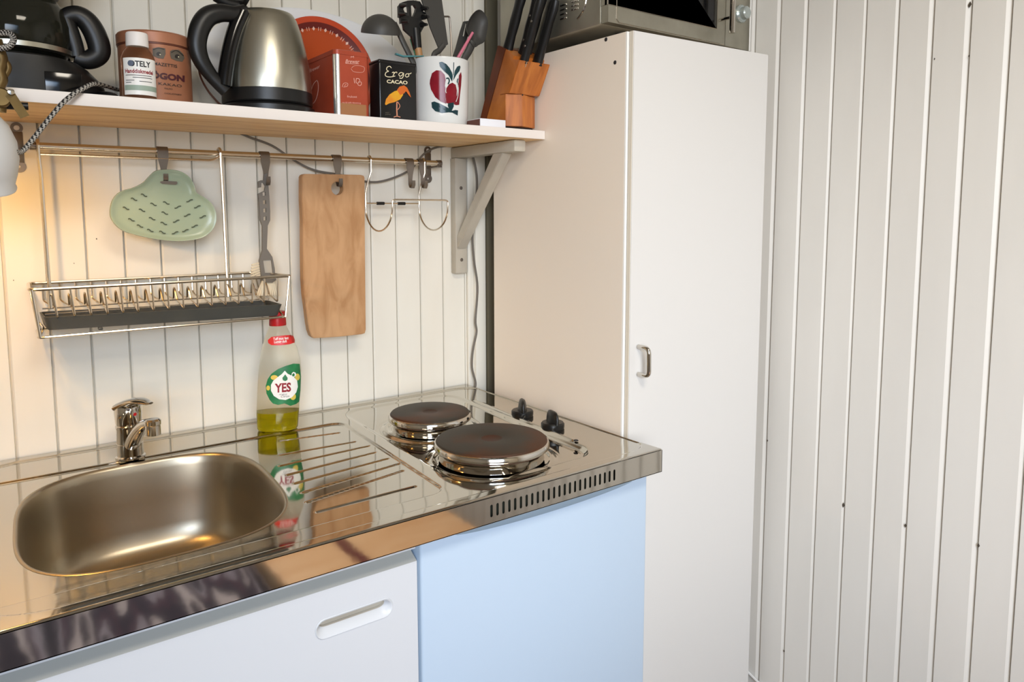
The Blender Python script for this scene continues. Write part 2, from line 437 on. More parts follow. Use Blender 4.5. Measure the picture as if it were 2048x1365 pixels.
# front wall (behind the camera) with a window opening
wx0, wx1, wz0, wz1 = -1.20, 0.20, 0.85, 2.05
bm = B()
box(bm, XL, wx0, YF-0.1, YF, 0, ZC); box(bm, wx1, XW, YF-0.1, YF, 0, ZC)
box(bm, wx0, wx1, YF-0.1, YF, 0, wz0); box(bm, wx0, wx1, YF-0.1, YF, wz1, ZC)
tag(obj('wall_front', bm, M['wall']), kind='structure')
bm = B()
for (a, b_, c, d) in ((wx0, wx0+.05, wz0, wz1), (wx1-.05, wx1, wz0, wz1), (wx0, wx1, wz0, wz0+.05), (wx0, wx1, wz1-.05, wz1), (-.525, -.475, wz0, wz1)):
    box(bm, a, b_, YF-0.08, YF-0.03, c, d, 0.004)
tag(obj('window_1', bm, M['winframe']), kind='structure')
bm = B(); box(bm, XL, XW, YF, 0, -0.05, 0.0); tag(obj('floor', bm, M['floor']), kind='structure')
bm = B(); box(bm, XL, XW, YF, 0, ZC, ZC+0.05); tag(obj('ceiling', bm, M['ceil']), kind='structure')
# flat moulding board in the corner beside the tall cabinet
bm = B(); box(bm, 0.918, 0.9335, -0.010, 0.0, 0.0, ZC, 0.002); box(bm, 0.9335, 0.962, -0.017, 0.0, 0.0, ZC, 0.003)
tag(obj('trim_1', bm, M['wall']), kind='structure')
bm = B(); box(bm, 0.9635, 0.994, -0.022, 0.0, 0.0, ZC, 0.002); tag(obj('gap_shade_strip', bm, M['gapdark']), kind='structure')  # dark strip added so the gap behind the cabinet looks shaded

# ------------------------------------------------------------------ worktop (stainless, with basin cut-out, drainer, hob recess)
WX0, WX1, WY0, WY1, WZ = -0.085, 0.917, -0.5945, -0.004, 0.90
BCX, BCY, BA, BB, BN, BSH = 0.196, -0.318, 0.160, 0.190, 3.2, 0.06
def sd_rr(x, y, x0, x1, y0, y1, r):
    cx, cy = (x0+x1)/2, (y0+y1)/2; hx, hy = (x1-x0)/2 - r, (y1-y0)/2 - r
    qx = np.abs(x-cx)-hx; qy = np.abs(y-cy)-hy
    return np.hypot(np.maximum(qx, 0), np.maximum(qy, 0)) + np.minimum(np.maximum(qx, qy), 0) - r
def sstep(e0, e1, v):
    t = np.clip((v-e0)/(e1-e0), 0, 1); return t*t*(3-2*t)
def wt_height(x, y):
    h = np.zeros_like(x)
    d = sd_rr(x, y, -0.03, 0.9215, -0.573, -0.022, 0.055 + 0.04*(x < 0.3))
    h -= 0.0028*sstep(0.0022, -0.0022, d)
    xr = 0.562 - 0.025*((-y-0.11)/0.42)
    d = sd_rr(x*1.0 - (xr-0.562), y, -0.02, 0.562, -0.531, -0.111, 0.024)
    h -= 0.0030*sstep(0.0018, -0.0018, d)
    h += 0.0011*sstep(-0.525, -0.590, y)
    # drainer grooves
    for (xa, ya, xb, yb) in DR:
        vx, vy = xb-xa, yb-ya; L2 = vx*vx+vy*vy
        t = np.clip(((x-xa)*vx+(y-ya)*vy)/L2, 0, 1)
        dd = np.hypot(x-(xa+vx*t), y-(ya+vy*t))
        h -= 0.0022*sstep(0.0034, 0.0008, dd)
    # hob recess, deeper to the front
    sh = 0.008*((-y-0.24)/0.26)
    d = sd_rr(x+sh, y, 0.582, 0.836, -0.536, -0.045, 0.045)
    dep = 0.0020 + 0.0070*sstep(-0.10, -0.36, y)
    h -= dep*sstep(0.0055, -0.0075, d)
    for (hx, hy, hr) in HOBS:
        r = np.hypot(x-hx, y-hy)
        h += 0.0034*np.exp(-((r-(hr+0.006))/0.0060)**2)
        h -= 0.0008*np.exp(-((r-(hr+0.017))/0.004)**2)
    # pressed bead between hob and knobs
    xa, ya, xb, yb = 0.853, -0.135, 0.837, -0.462
    vx, vy = xb-xa, yb-ya; t = np.clip(((x-xa)*vx+(y-ya)*vy)/(vx*vx+vy*vy), 0, 1)
    dd = np.hypot(x-(xa+vx*t), y-(ya+vy*t)); h += 0.0022*sstep(0.0055, 0.001, dd)
    return h
DR = []
for (a, b_) in (((560, 876), (678, 860)), ((560, 904), (709, 878)), ((560, 925), (737, 886)), ((575, 943), (727+22, 899)),
                ((590, 960), (775, 911)), ((606, 978), (762+36, 921)), ((615, 997), (805, 935)), ((635, 1016), (830, 966))):
    q1, q2 = P(*a, 'z', WZ), P(*b_, 'z', WZ); DR.append((q1.x, q1.y, q2.x, q2.y))
H1 = (0.6845, -0.2330, 0.0755); H2 = (0.6815, -0.4370, 0.0935)
HOBS = (H1, H2)
step = 0.00175
nx = int((WX1-WX0)/step)+1; ny = int((WY1-WY0)/step)+1
xs = np.linspace(WX0, WX1, nx); ys = np.linspace(WY0, WY1, ny)
X, Y = np.meshgrid(xs, ys)
def bas(x, y): return (np.abs((x-BCX-BSH*(y-BCY))/BA)**BN + np.abs((y-BCY)/BB)**BN)**(1/BN)
Fv = bas(X, Y)
inside = Fv < 1.0
cell_in = inside[:-1, :-1] & inside[1:, :-1] & inside[:-1, 1:] & inside[1:, 1:]
mixed = (inside[:-1, :-1] | inside[1:, :-1] | inside[:-1, 1:] | inside[1:, 1:])
keep = ~mixed | (~cell_in)
# snap inner vertices of mixed cells to the outline
Xs, Ys = X.copy(), Y.copy()
sn = inside
Xs[sn] = BCX + (X[sn]-BCX)/np.maximum(Fv[sn], 1e-6); Ys[sn] = BCY + (Y[sn]-BCY)/np.maximum(Fv[sn], 1e-6)
Z = WZ + wt_height(Xs, Ys)
# rounded edges towards the front and the right
e = np.minimum.reduce([Ys-WY0, WX1-Xs, Xs-WX0]); Z -= 0.0016*np.clip(1-e/0.003, 0, 1)**2
idx = np.arange(nx*ny).reshape(ny, nx)
quads = np.stack([idx[:-1, :-1], idx[:-1, 1:], idx[1:, 1:], idx[1:, :-1]], -1)[~cell_in]
used = np.zeros(nx*ny, bool); used[quads.ravel()] = True
remap = -np.ones(nx*ny, int); remap[used] = np.arange(used.sum())
co = np.stack([Xs.ravel(), Ys.ravel(), Z.ravel()], -1)[used]
me = bpy.data.meshes.new('worktop_surface')
me.from_pydata(co.tolist(), [], remap[quads].tolist()); me.update()
me.polygons.foreach_set('use_smooth', [True]*len(me.polygons)); me.materials.append(M['steel'])
wt = thing('kitchen_worktop', (0.415, -0.3, 0.86), 'polished stainless steel one-piece worktop with sink, drainer and hob recess', 'worktop')
so = bpy.data.objects.new('worktop_surface', me); COL.objects.link(so); so.parent = wt; so.matrix_parent_inverse = wt.matrix_basis.inverted()
# skirt: front lip with vent slots, right side, left side, back
ZL = 0.8615
def capsule(cx, z0, z1, r, n=5):
    o = []
    for k in range(n+1): a = PI*k/n; o.append((cx+r*math.cos(a), z1-r+r*math.sin(a)))
    for k in range(n+1): a = PI+PI*k/n; o.append((cx+r*math.cos(a), z0+r+r*math.sin(a)))
    return o
bm = B()
yl = WY0
loops = [[(WX0, yl, ZL), (WX1, yl, ZL), (WX1, yl, WZ-0.0016), (WX0, yl, WZ-0.0016)]]
for k in range(24):
    cx = 0.5705 + k*0.01027
    loops.append([(x, yl, z) for x, z in capsule(cx, 0.8705, 0.8885, 0.0021)])
slab(bm, loops, (0, 0.0012, 0))
box(bm, WX1-0.0012, WX1, WY0, WY1, ZL, WZ-0.0014); box(bm, WX0, WX0+0.0012, WY0, WY1, ZL, WZ-0.0014)
box(bm, WX0, WX1, WY0, WY0+0.018, ZL-0.0002, ZL+0.001)
obj('edge_lip', bm, M['steel'], wt, 0.3)
bm = B(); box(bm, 0.55, 0.83, WY0+0.012, WY0+0.016, 0.864, 0.892); obj('vent_shade', bm, M['slot'], wt)  # dark sheet behind the slots in place of the shaded inside
# basin
def srings(sc_list):
    rings = []
    for (s_, z) in sc_list:
        rg = []
        for k in range(120):
            a = 2*PI*k/120; c, s = math.cos(a), math.sin(a)
            f = (abs(c)**BN + abs(s)**BN)**(-1/BN)
            ia, ib = BA - (1-s_)*0.17, BB - (1-s_)*0.17
            rg.append((BCX+ia*f*c+BSH*ib*f*s, BCY+ib*f*s, z))
        rings.append(rg)
    return rings
bz = WZ-0.0058
prof = [(1.022, bz+0.0002), (1.012, bz+0.0012), (0.998, bz+0.0004), (0.986, bz-0.004), (0.974, bz-0.015), (0.955, bz-0.06), (0.93, bz-0.105), (0.895, bz-0.128), (0.84, bz-0.140), (0.76, bz-0.145), (0.55, bz-0.147), (0.30, bz-0.148), (0.18, bz-0.149)]
rb = srings(prof[:1] + prof[1:])
bm = B(); R_ = loft(bm, rb, (False, False)); bm.faces.new(R_[-1])
for f in bm.faces: f.normal_flip() if False else None
ba = obj('sink_basin', bm, M['brushed'], wt, 1.2)
bm = B(); lathe(bm, [(0.0, 0.001), (0.012, 0.001), (0.03, 0.003), (0.036, 0.0035), (0.040, 0.001)], (BCX, BCY, bz-0.1485), 40)
obj('drain', bm, M['chrome'], ba)

# ------------------------------------------------------------------ hob plates and knobs
def hob(c, r, label):
    z = 0.9045
    bm = B(); lathe(bm, [(0, 0.0185), (r*0.17, 0.0185), (r*0.19, 0.0192), (r*0.55, 0.0198), (r-0.007, 0.0198), (r-0.002, 0.0188), (r, 0.0165), (r, 0.004)], (c[0], c[1], z), 72, mi=[1, 1, 0, 0, 0, 0, 0])
    t = tag(obj('hotplate', bm, [M['plate'], M['plate_c']], wt), label)
    bm = B(); lathe(bm, [(r-0.0005, 0.0165), (r+0.0018, 0.0155), (r+0.0035, 0.012), (r+0.0035, 0.0070), (r-0.002, 0.005), (r-0.005, 0.001), (r-0.006, -0.006), (r-0.005, -0.0125)], (c[0], c[1], z), 72)
    obj('trim_ring', bm, M['chrome'], t)
hob(H1, 0.0735, 'smaller brown-black hotplate')
hob(H2, 0.0915, 'larger rust-brown hotplate')
def knob(x, y, a, label):
    z = WZ-0.0028
    bm = B(); lathe(bm, [(0.0205, 0), (0.0215, 0.002), (0.0215, 0.009), (0.0195, 0.0115), (0, 0.012)], (x, y, z), 36)
    t = tag(obj('control_knob', bm, M['black'], wt), label)
    bm = B()
    rings = []
    for (hh, wx, wy) in ((0.010, 0.0200, 0.0095), (0.017, 0.0205, 0.0080), (0.0245, 0.0190, 0.0070), (0.0300, 0.0150, 0.0055), (0.0320, 0.009, 0.002)):
        rings.append([(x+wx*math.cos(k*PI/12)*(1+0.12*math.cos(k*PI/6)), y+wy*math.sin(k*PI/12), z+hh) for k in range(24)])
    loft(bm, rings)
    bmesh.ops.transform(bm, matrix=rotabout((x, y, z), a, 'Z'), verts=bm.verts)
    obj('knob_grip', bm, M['black'], t, 0.9)
knob(0.8625, -0.283, math.radians(58), 'black knob further back')
knob(0.8555, -0.384, math.radians(75), 'black knob nearer the front')
bm = B(); lathe(bm, [(0, 0.0018), (0.0035, 0.0016), (0.0045, 0)], P(1152, 881, 'z', WZ)-Vector((0, 0, 0.001)), 20)
obj('indicator_light', bm, M['ink'], wt)

# ------------------------------------------------------------------ base cabinet under the sink, fridge
bc = thing('sink_cabinet', (0.19, -0.3, 0), 'white base cabinet under the sink with long routed finger pull', 'cabinet')
bm = B(); box(bm, -0.08, -0.064, -0.553, -0.01, 0.0, 0.858); box(bm, 0.4505, 0.4665, -0.553, -0.01, 0.0, 0.858); box(bm, -0.08, 0.4665, -0.022, -0.01, 0.0, 0.858); box(bm, -0.08, 0.4665, -0.553, -0.01, 0.08, 0.096); box(bm, -0.08, 0.4665, -0.5655, -0.54, 0.8435, 0.8610, 0.0008)
obj('carcass', bm, M['sinkdoor'], bc)
dy = -0.570
bm = B()
cap = capsule(0, -0.0515, 0.0515, 0.0115, 8)
hp = [(0.3755 + c[1], 0.7785 + c[0]) for c in cap]
outer = [(-0.078, dy, 0.12), (0.4655, dy, 0.12), (0.4655, dy, 0.8285), (-0.078, dy, 0.8285)]
filled(bm, [outer, [(x, dy, z) for x, z in hp]])
# sides and bevelled grey top edge
def quad(bm, a, b_, c, d, mi=0):
    f = bm.faces.new([bm.verts.new(p) for p in (a, b_, c, d)]); f.material_index = mi
quad(bm, outer[3], outer[2], (0.4625, -0.5590, 0.8405), (-0.078, -0.5590, 0.8405), 1)
quad(bm, (-0.078, -0.5590, 0.8405), (0.4625, -0.5590, 0.8405), (0.4625, -0.554, 0.8405), (-0.078, -0.554, 0.8405), 0)
quad(bm, outer[1], (0.4655, -0.554, 0.12), (0.4655, -0.554, 0.8285), outer[2], 0)
bm.faces.new([bm.verts.new(p) for p in (outer[2], (0.4655, -0.554, 0.8285), (0.4625, -0.554, 0.8405), (0.4625, -0.5590, 0.8405))])
quad(bm, outer[0], (-0.078, -0.554, 0.12), (0.4655, -0.554, 0.12), outer[1], 0)
dr = obj('door', bm, [M['sinkdoor'], M['greybevel']], bc, 0.3)
bm = B()
def capr(grow, dz, y):
    return [(0.3755 + c[1]*(1+grow/0.0515), y, 0.7785 + dz + c[0]*(1+grow/0.0115)) for c in cap]
loft(bm, [capr(0.0018, 0, dy-0.0003), capr(0.001, 0, dy-0.0013), capr(-0.0006, 0, dy-0.0006), capr(-0.0030, 0.0012, dy+0.004), capr(-0.0060, 0.0030, dy+0.009), capr(-0.0066, 0.0033, dy+0.013)], (False, True))
for f in bm.faces:
    if f.calc_center_median().y > dy+0.0092: f.material_index = 1  # recess floor in a brownish tone, its shadow put into the colour
obj('finger_pull', bm, [M['sinkdoor'], M['bracket']], dr, 0.8)

fr = thing('fridge', (0.69, -0.3, 0), 'pale blue-white small fridge under the hob end of the worktop', 'fridge')
bm = B(); box(bm, 0.4715, 0.905, -0.53, -0.02, 0.0, 0.8605, 0.003); obj('body', bm, M['fridge'], fr)
bm = B(); box(bm, 0.4705, 0.9065, -0.572, -0.532, 0.09, 0.8600, 0.004, 3); fd = obj('door', bm, M['fridge'], fr)
bm = B(); rings = []
for k in range(25):
    t = k/24; x = 0.512 + t*(0.881-0.512); s = math.sin(PI*t)**0.35 if 0 < t < 1 else 0
    zc = 0.8585 - 0.0045*s; h = 0.0030 + 0.0085*s; d = 0.001 + 0.0075*s
    rings.append([(x, -0.571, zc-h), (x, -0.571-d*0.7, zc-h), (x, -0.571-d, zc-h*0.4), (x, -0.571-d, zc), (x, -0.571, zc)])
loft(bm, rings); obj('grip_lip', bm, M['fridge_grip'], fd, 0.8)

# ------------------------------------------------------------------ tall cabinet and its door
tc_ = thing('tall_cabinet', (1.12, -0.28, 0), 'tall white cupboard standing against the right wall with lamplight painted into its beige side', 'cabinet')
bm = B()
foot = [(0.9355, -0.086), (0.9355, -0.478), (1.296, -0.492), (1.302, -0.086)]
prism(bm, [(x, y, 0.0) for x, y in foot], (0, 0, 1.598))
obj('carcass', bm, M['cab_side'], tc_, 0.3)
bm = B(); prism(bm, [(x, y, 0.05) for x, y in ((0.9356, -0.4785), (0.9356, -0.4815), (1.294, -0.4945), (1.294, -0.4925))], (0, 0, 1.548)); obj('edge_band', bm, M['edge_w'], tc_)
for (a, b_) in ((1212, 79), (1230, 125)):
    bm = B(); q = P(a, b_, 'x', 0.9353); lathe(bm, [(0, 0.0006), (0.0032, 0.0006), (0.0036, 0)], (0, 0, 0), 16, rot=Matrix.Translation(q) @ Matrix.Rotation(-PI/2, 4, 'Y'))
    obj('screw_hole', bm, M['ink'], tc_)
bm = B()
prism(bm, [(x, y, 0.06) for x, y in ((0.9405, -0.4835), (0.9400, -0.4925), (1.2985, -0.5085), (1.2985, -0.4960))], (0, 0, 1.5385))
bmesh.ops.bevel(bm, geom=list(bm.edges), offset=0.0012, segments=2, affect='EDGES')
cd = obj('door', bm, M['cab'], tc_, 0.5)
bm = B(); box(bm, 0.9394, 0.9402, -0.4919, -0.4838, 0.06, 1.598); obj('edge_band', bm, M['edge'], cd)
bm = B()
a = P(1277, 694, 'y', -0.4955); b_ = P(1277, 749, 'y', -0.4955)
pts = fillet([a, a+Vector((0.001, -0.024, 0)), b_+Vector((0.001, -0.024, 0)), b_], 0.010, 6)
tube(bm, pts, 0.0042, 12)
obj('handle', bm, M['chrome'], cd)

# ------------------------------------------------------------------ microwave
mw = thing('microwave', (1.09, -0.3, 1.605), 'silver-grey microwave oven on top of the tall cupboard', 'microwave')
mx0, mx1, my, mz = 0.9205, 1.323, -0.430, 1.6170
def MP(px, py, y=my-0.016): return P(px, py, 'y', y)
bm = B(); box(bm, mx0, mx1, my, -0.13, mz, mz+0.27, 0.006, 2)
# vent slots on the side
obj('housing', bm, M['mw'], mw)
bm = B()
for i in range(4):
    for (bx, by) in ((1128, 10+i*9.0), (1151, -6+i*8.0)):
        c = P(bx, by, 'x', mx0)
        box(bm, mx0-0.0015, mx0+0.001, c.y-0.008, c.y+0.010, c.z-0.0016, c.z+0.0016, 0.0007)
obj('vent_slot', bm, M['chrome'], mw)
bm = B()
arc = [P(1173, -30, 'x', mx0-0.0005), P(1172, 0, 'x', mx0-0.0005), P(1167, 20, 'x', mx0-0.0005), P(1155, 38, 'x', mx0-0.0005)]
tube(bm, catmull(arc, 6), 0.0016, 6); obj('side_rib', bm, M['chrome'], mw)
fy = my-0.017
bm = B(); x_d0 = mx0+0.0035; x_d1 = P(1450, 60, 'y', fy).x
wl = P(1216, 8, 'y', fy).x; wr = P(1433, 50, 'y', fy).x; wz = P(1300, 27, 'y', fy).z
slab(bm, [[(x_d0, fy, mz+0.002), (x_d1, fy, mz+0.002), (x_d1, fy, mz+0.268), (x_d0, fy, mz+0.268)], [(wl, fy, wz), (wr, fy, wz), (wr, fy, mz+0.235), (wl, fy, mz+0.235)]], (0, 0.017, 0))
md = obj('door', bm, M['mw'], mw, 0.3)
bm = B(); box(bm, wl, wr, fy+0.003, fy+0.008, wz, mz+0.235); obj('window_pane', bm, M['screen'], md)
bm = B(); tube(bm, [(wl-0.0005, fy-0.0004, mz+0.235), (wl-0.0005, fy-0.0004, wz-0.0005), (wr+0.0005, fy-0.0004, wz-0.0005), (wr+0.0005, fy-0.0004, mz+0.235)], 0.0010, 6)
tube(bm, [(x_d0+0.0195, fy-0.0004, mz+0.26), (x_d0+0.0195, fy-0.0004, mz+0.010), (x_d0+0.026, fy-0.0004, mz+0.004), (x_d1-0.003, fy-0.0004, mz+0.004)], 0.0009, 6)
obj('door_trim', bm, M['chrome'], md)
hb = P(1464, 66, 'y', fy-0.030)
bm = B(); tube(bm, [hb, hb+Vector((0, 0, 0.19))], 0.0056, 14); tube(bm, [hb+Vector((0, 0, 0.03)), hb+Vector((0, 0.034, 0.03))], 0.003, 8)
obj('handle', bm, M['chrome'], md)
bm = B(); box(bm, x_d1+0.0015, mx1-0.0035, fy, my, mz+0.002, mz+0.268, 0.001); obj('control_panel', bm, M['mw'], mw)
bm = B(); box(bm, mx1-0.003, mx1+0.0005, fy-0.0005, my, mz+0.002, mz+0.268, 0.001); obj('side_strip', bm, M['winframe'], mw)
kc = P(1481, 28, 'y', fy)
bm = B(); lathe(bm, [(0.0175, 0), (0.0175, 0.004), (0.0150, 0.007), (0.0125, 0.007), (0.0120, 0.016), (0.0095, 0.018), (0, 0.018)], (0, 0, 0), 40, rot=Matrix.Translation(kc) @ Matrix.Rotation(PI/2, 4, 'X'))
obj('dial', bm, M['frost'], mw)
for (x, y) in ((1.0, my+0.03), (mx1-0.04, my+0.03), (1.0, -0.16), (mx1-0.04, -0.16)):
    bm = B(); lathe(bm, [(0, 0), (0.010, 0), (0.011, 0.0195), (0, 0.0195)], (x, y, 1.598), 20); obj('foot', bm, M['black'], mw)

# ------------------------------------------------------------------ shelf and bracket
SY, SZ0, SZ1, SXE = -0.262, 1.4335, 1.4500, 0.9345
sh = thing('wall_shelf', (0.3, -0.13, SZ0), 'long pine wall shelf with white painted front edge holding the kitchenware', 'shelf')
bm = B(); box(bm, -0.75, SXE-0.0005, SY+0.0012, -0.0005, SZ0, SZ1, 0.0012); 
obj('shelf_board', bm, M['shelf_wood'], sh)
bm = B(); box(bm, -0.75, SXE, SY, SY+0.0016, SZ0+0.0002, SZ1+0.0003, 0.0006); box(bm, -0.75, SXE, SY+0.001, -0.001, SZ1-0.0002, SZ1+0.0003)
obj('painted_face', bm, M['shelf_w'], sh)
br = thing('shelf_bracket', (0.89, -0.02, 1.157), 'grey-white painted wooden bracket with diagonal strut under the right end of the shelf', 'bracket')
bx0 = 0.8785; bx1 = 0.9085
bm = B(); box(bm, bx0, bx1, -0.0215, -0.0005, 1.157, SZ0-0.0235, 0.002, 2); obj('upright', bm, M['bracket'], br)
bm = B(); box(bm, bx0+0.001, bx1-0.001, -0.236, -0.0005, SZ0-0.0235, SZ0-0.0005, 0.003, 2); obj('arm', bm, M['bracket'], br)
bm = B()
prism(bm, [(bx0+0.003, -0.0215, 1.2105), (bx0+0.003, -0.0215, 1.2400), (bx0+0.003, -0.160, SZ0-0.0235), (bx0+0.003, -0.194, SZ0-0.0235)], (0.024, 0, 0))
bmesh.ops.bevel(bm, geom=list(bm.edges), offset=0.0012, segments=2, affect='EDGES')
obj('strut', bm, M['bracket'], br)
for z in (1.187, 1.345):
    bm = B(); lathe(bm, [(0, 0.001), (0.0034, 0.0008), (0.0040, 0)], (0, 0, 0), 16, rot=Matrix.Translation((0.8935, -0.0215, z)) @ Matrix.Rotation(PI/2, 4, 'X'))
    obj('screw', bm, M['screw'], br)

# ------------------------------------------------------------------ hanging rail
RY, RZ = -0.048, 1.3945
rl = thing('hanging_rail', (0.46, RY, RZ), 'thin steel utensil rail mounted on the panelled wall below the shelf', 'rail')
bm = B(); tube(bm, [(0.098, RY, RZ), (0.824, RY, RZ)], 0.0056, 16); obj('rod', bm, M['wire'], rl)
for xa, xb_ in ((0.816, 0.8262), (0.0965, 0.104)):
    bm = B(); tube(bm, [(xa, RY, RZ), (xb_, RY, RZ)], 0.0068, 16); obj('end_cap', bm, M['hook'], rl)
def mount(xc, m):
    bm = B()
    # wall plate: ring at top, rounded lobe at bottom
    def lobe(cz, r, hole):
        o = [(xc+r*math.cos(k*PI/10), -0.0022, cz+r*math.sin(k*PI/10)) for k in range(20)]
        h = [(xc+hole*math.cos(k*PI/8), -0.0022, cz+hole*math.sin(k*PI/8)) for k in range(16)]
        slab(bm, [o, h], (0, 0.0018, 0))
    lobe(RZ+0.030, 0.0085, 0.0034); lobe(RZ-0.030, 0.0095, 0.002)
    box(bm, xc-0.0075, xc+0.0075, -0.0026, -0.0004, RZ-0.024, RZ+0.024, 0.0008)
    box(bm, xc-0.0065, xc+0.0065, RY-0.002, -0.001, RZ-0.0085, RZ-0.0055, 0.0008)
    o = obj('mount', bm, m, rl)
    bm = B(); lathe(bm, [(0, 0.0022), (0.0035, 0.0018), (0.0042, 0)], (0, 0, 0), 14, rot=Matrix.Translation((xc, -0.002, RZ+0.030)) @ Matrix.Rotation(PI/2, 4, 'X'))
    obj('screw', bm, M['white_m'], o)
mount(0.084, M['hook']); mount(0.822, M['hook'])
def hook_bm(x, big=1.0):
    """flat J hook over the rail"""
    bm = B(); path = []
    r = 0.0072
    for k in range(9):
        a = PI*1.15 - k*PI*1.15/8
        path.append((RY + r*math.cos(a)*1.0, RZ + r*math.sin(a)))       # from the wall side over the top to the front
    path = [(RY - r*math.cos(PI*k/8*1.0)*-1.0, RZ + r*math.sin(PI*k/8)) for k in range(9)]
    path += [(RY - r, RZ-0.012), (RY - r, RZ-0.028), (RY-r+0.0015, RZ-0.046), (RY-r-0.002, RZ-0.052), (RY-r-0.009, RZ-0.053), (RY-r-0.013, RZ-0.047), (RY-r-0.0135, RZ-0.038)]
    wd = [0.0085]*9 + [0.0085, 0.0050, 0.0038, 0.0038, 0.0038, 0.0038, 0.0036]
    prev = None
    rings = []
    n = len(path)
    for i, ((y, z), w) in enumerate(zip(path, wd)):
        a = Vector(path[max(0, i-1)]); c = Vector(path[min(n-1, i+1)]); d = (c-a).normalized(); nn = Vector((-d.y, d.x))*0.0007
        rings.append([(x-w, y+nn.x, z+nn.y), (x+w, y+nn.x, z+nn.y), (x+w, y-nn.x, z-nn.y), (x-w, y-nn.x, z-nn.y)])
    loft(bm, rings)
    return bm
HX = {'cloud': P(324, 310, 'y', RY).x, 'brush': P(528, 318, 'y', RY).x, 'board': P(672, 322, 'y', RY).x, 'e1': P(817, 325, 'y', RY).x, 'e2': P(842, 326, 'y', RY).x}
for key, lab in (('cloud', 'flat steel hook on the rail carrying the green cloud mat'), ('brush', 'flat steel hook on the rail carrying the dish brush'),
                 ('board', 'flat steel hook on the rail carrying the wooden cutting board'), ('e1', 'empty flat steel hook near the right end of the rail, the left one of two'),
                 ('e2', 'empty flat steel hook nearest the right end of the rail')):
    o = obj('rail_hook', hook_bm(HX[key]), M['hook'], None, 0.9); tag(o, lab, 'hook', 'flat hooks on the rail')

# ------------------------------------------------------------------ dish rack
dk = thing('dish_rack', (0.27, -0.07, 1.10), 'steel wire dish rack hung from the rail above the sink', 'dish rack')
TZ = 1.1800; LZ = 1.1080; yf, yb = -0.120, -0.010
xl, xr, xbl, xbr = 0.079, 0.4712, 0.085, 0.440
bm = B(); tube(bm, fillet([(xl, yf, TZ), (xr, yf, TZ), (xbr, yb, TZ+0.0005), (xbl, yb, TZ+0.0005)], 0.010, 5, True), 0.0026, 8, True)
obj('top_frame', bm, M['wire'], dk)
bm = B(); tube(bm, fillet([(xl+0.008, yf, LZ), (xr-0.011, yf, LZ), (xr-0.018, -0.035, LZ+0.001), (xl+0.012, -0.035, LZ+0.001)], 0.008, 5, True), 0.0022, 8, True)
obj('lower_frame', bm, M['wire'], dk)
for (xt, xb_) in ((xl+0.003, xl+0.010), (xr-0.004, xr-0.013)):
    bm = B(); tube(bm, [(xt, yf, TZ), (xb_, yf, LZ)], 0.0022, 8); obj('front_post', bm, M['wire'], dk)
    bm = B(); tube(bm, [(xt+(0.004 if xt < .2 else -0.026), yb+0.0, TZ), (xb_+(0.004 if xt < .2 else -0.01), -0.035, LZ)], 0.0020, 8); obj('rear_post', bm, M['wire'], dk)
    bm = B(); tube(bm, fillet([(xb_, yf+0.01, LZ), (xb_+(0.006 if xt < .2 else -0.006), yf+0.02, LZ+0.012), (xb_+(0.006 if xt < .2 else -0.006), -0.04, LZ+0.012)], 0.005), 0.0016, 6); obj('tray_runner', bm, M['wire'], dk)
pw = []
for i in range(16):
    px = [104, 140, 174, 208, 240, 271, 303, 334, 364, 393, 422, 450, 477, 504.6, 529, 556][i]
    x = P(px, 574 - (px-104)*0.04, 'y', yf).x
    s = (x - 0.27)*-0.02
    path = [(x, yf, TZ), (x+0.0015+s, yf+0.001, TZ-0.044), (x+s+0.003, -0.086, TZ-0.039), (x+s+0.003, -0.071, TZ-0.036), (x+s+0.001, -0.065, TZ-0.019), (x+s+0.001, -0.059, TZ-0.013),
            (x+s+0.001, -0.053, TZ-0.019), (x+s+0.002, -0.047, TZ-0.034), (x+s, -0.022, TZ-0.034), (min(x-0.004, xbr-0.004), -0.012, TZ-0.028), (min(x-0.004, xbr-0.004), yb, TZ)]
    bm = B(); tube(bm, fillet(path, 0.004, 3), 0.0015, 6)
    obj('plate_wire', bm, M['wire'], dk)
bm = B(); tube(bm, [(xl+0.02, -0.085, TZ-0.042), (xr-0.03, -0.085, TZ-0.042)], 0.0013, 6); obj('long_wire', bm, M['wire'], dk)
bm = B(); tube(bm, [(xl+0.02, -0.045, TZ-0.037), (xr-0.045, -0.045, TZ-0.037)], 0.0013, 6); obj('long_wire', bm, M['wire'], dk)
for px in (0.1085, 0.3775):
    bm = B(); x = px; path = []
    for k in range(10):
        a = PI*1.2*k/9 - 0.2
        path.append((x-0.002, RY + 0.0088*math.cos(a), RZ + 0.0088*math.sin(a)))
    path = path + [(x-0.002, RY-0.0088, RZ-0.020), (x, RY-0.004, RZ-0.045), (x+0.001, RY-0.006, TZ+0.02), (x+0.001, RY-0.010, TZ-0.036)]
    tube(bm, path, 0.0028, 8); obj('hanger_rod', bm, M['wire'], dk)
bm = B()
tube(bm, fillet([(0.108, RY-0.006, RZ-0.0125), (0.362, RY-0.006, RZ-0.0125), (0.375, RY-0.0085, RZ-0.004)], 0.008), 0.0021, 8); obj('cross_rod', bm, M['wire'], dk)
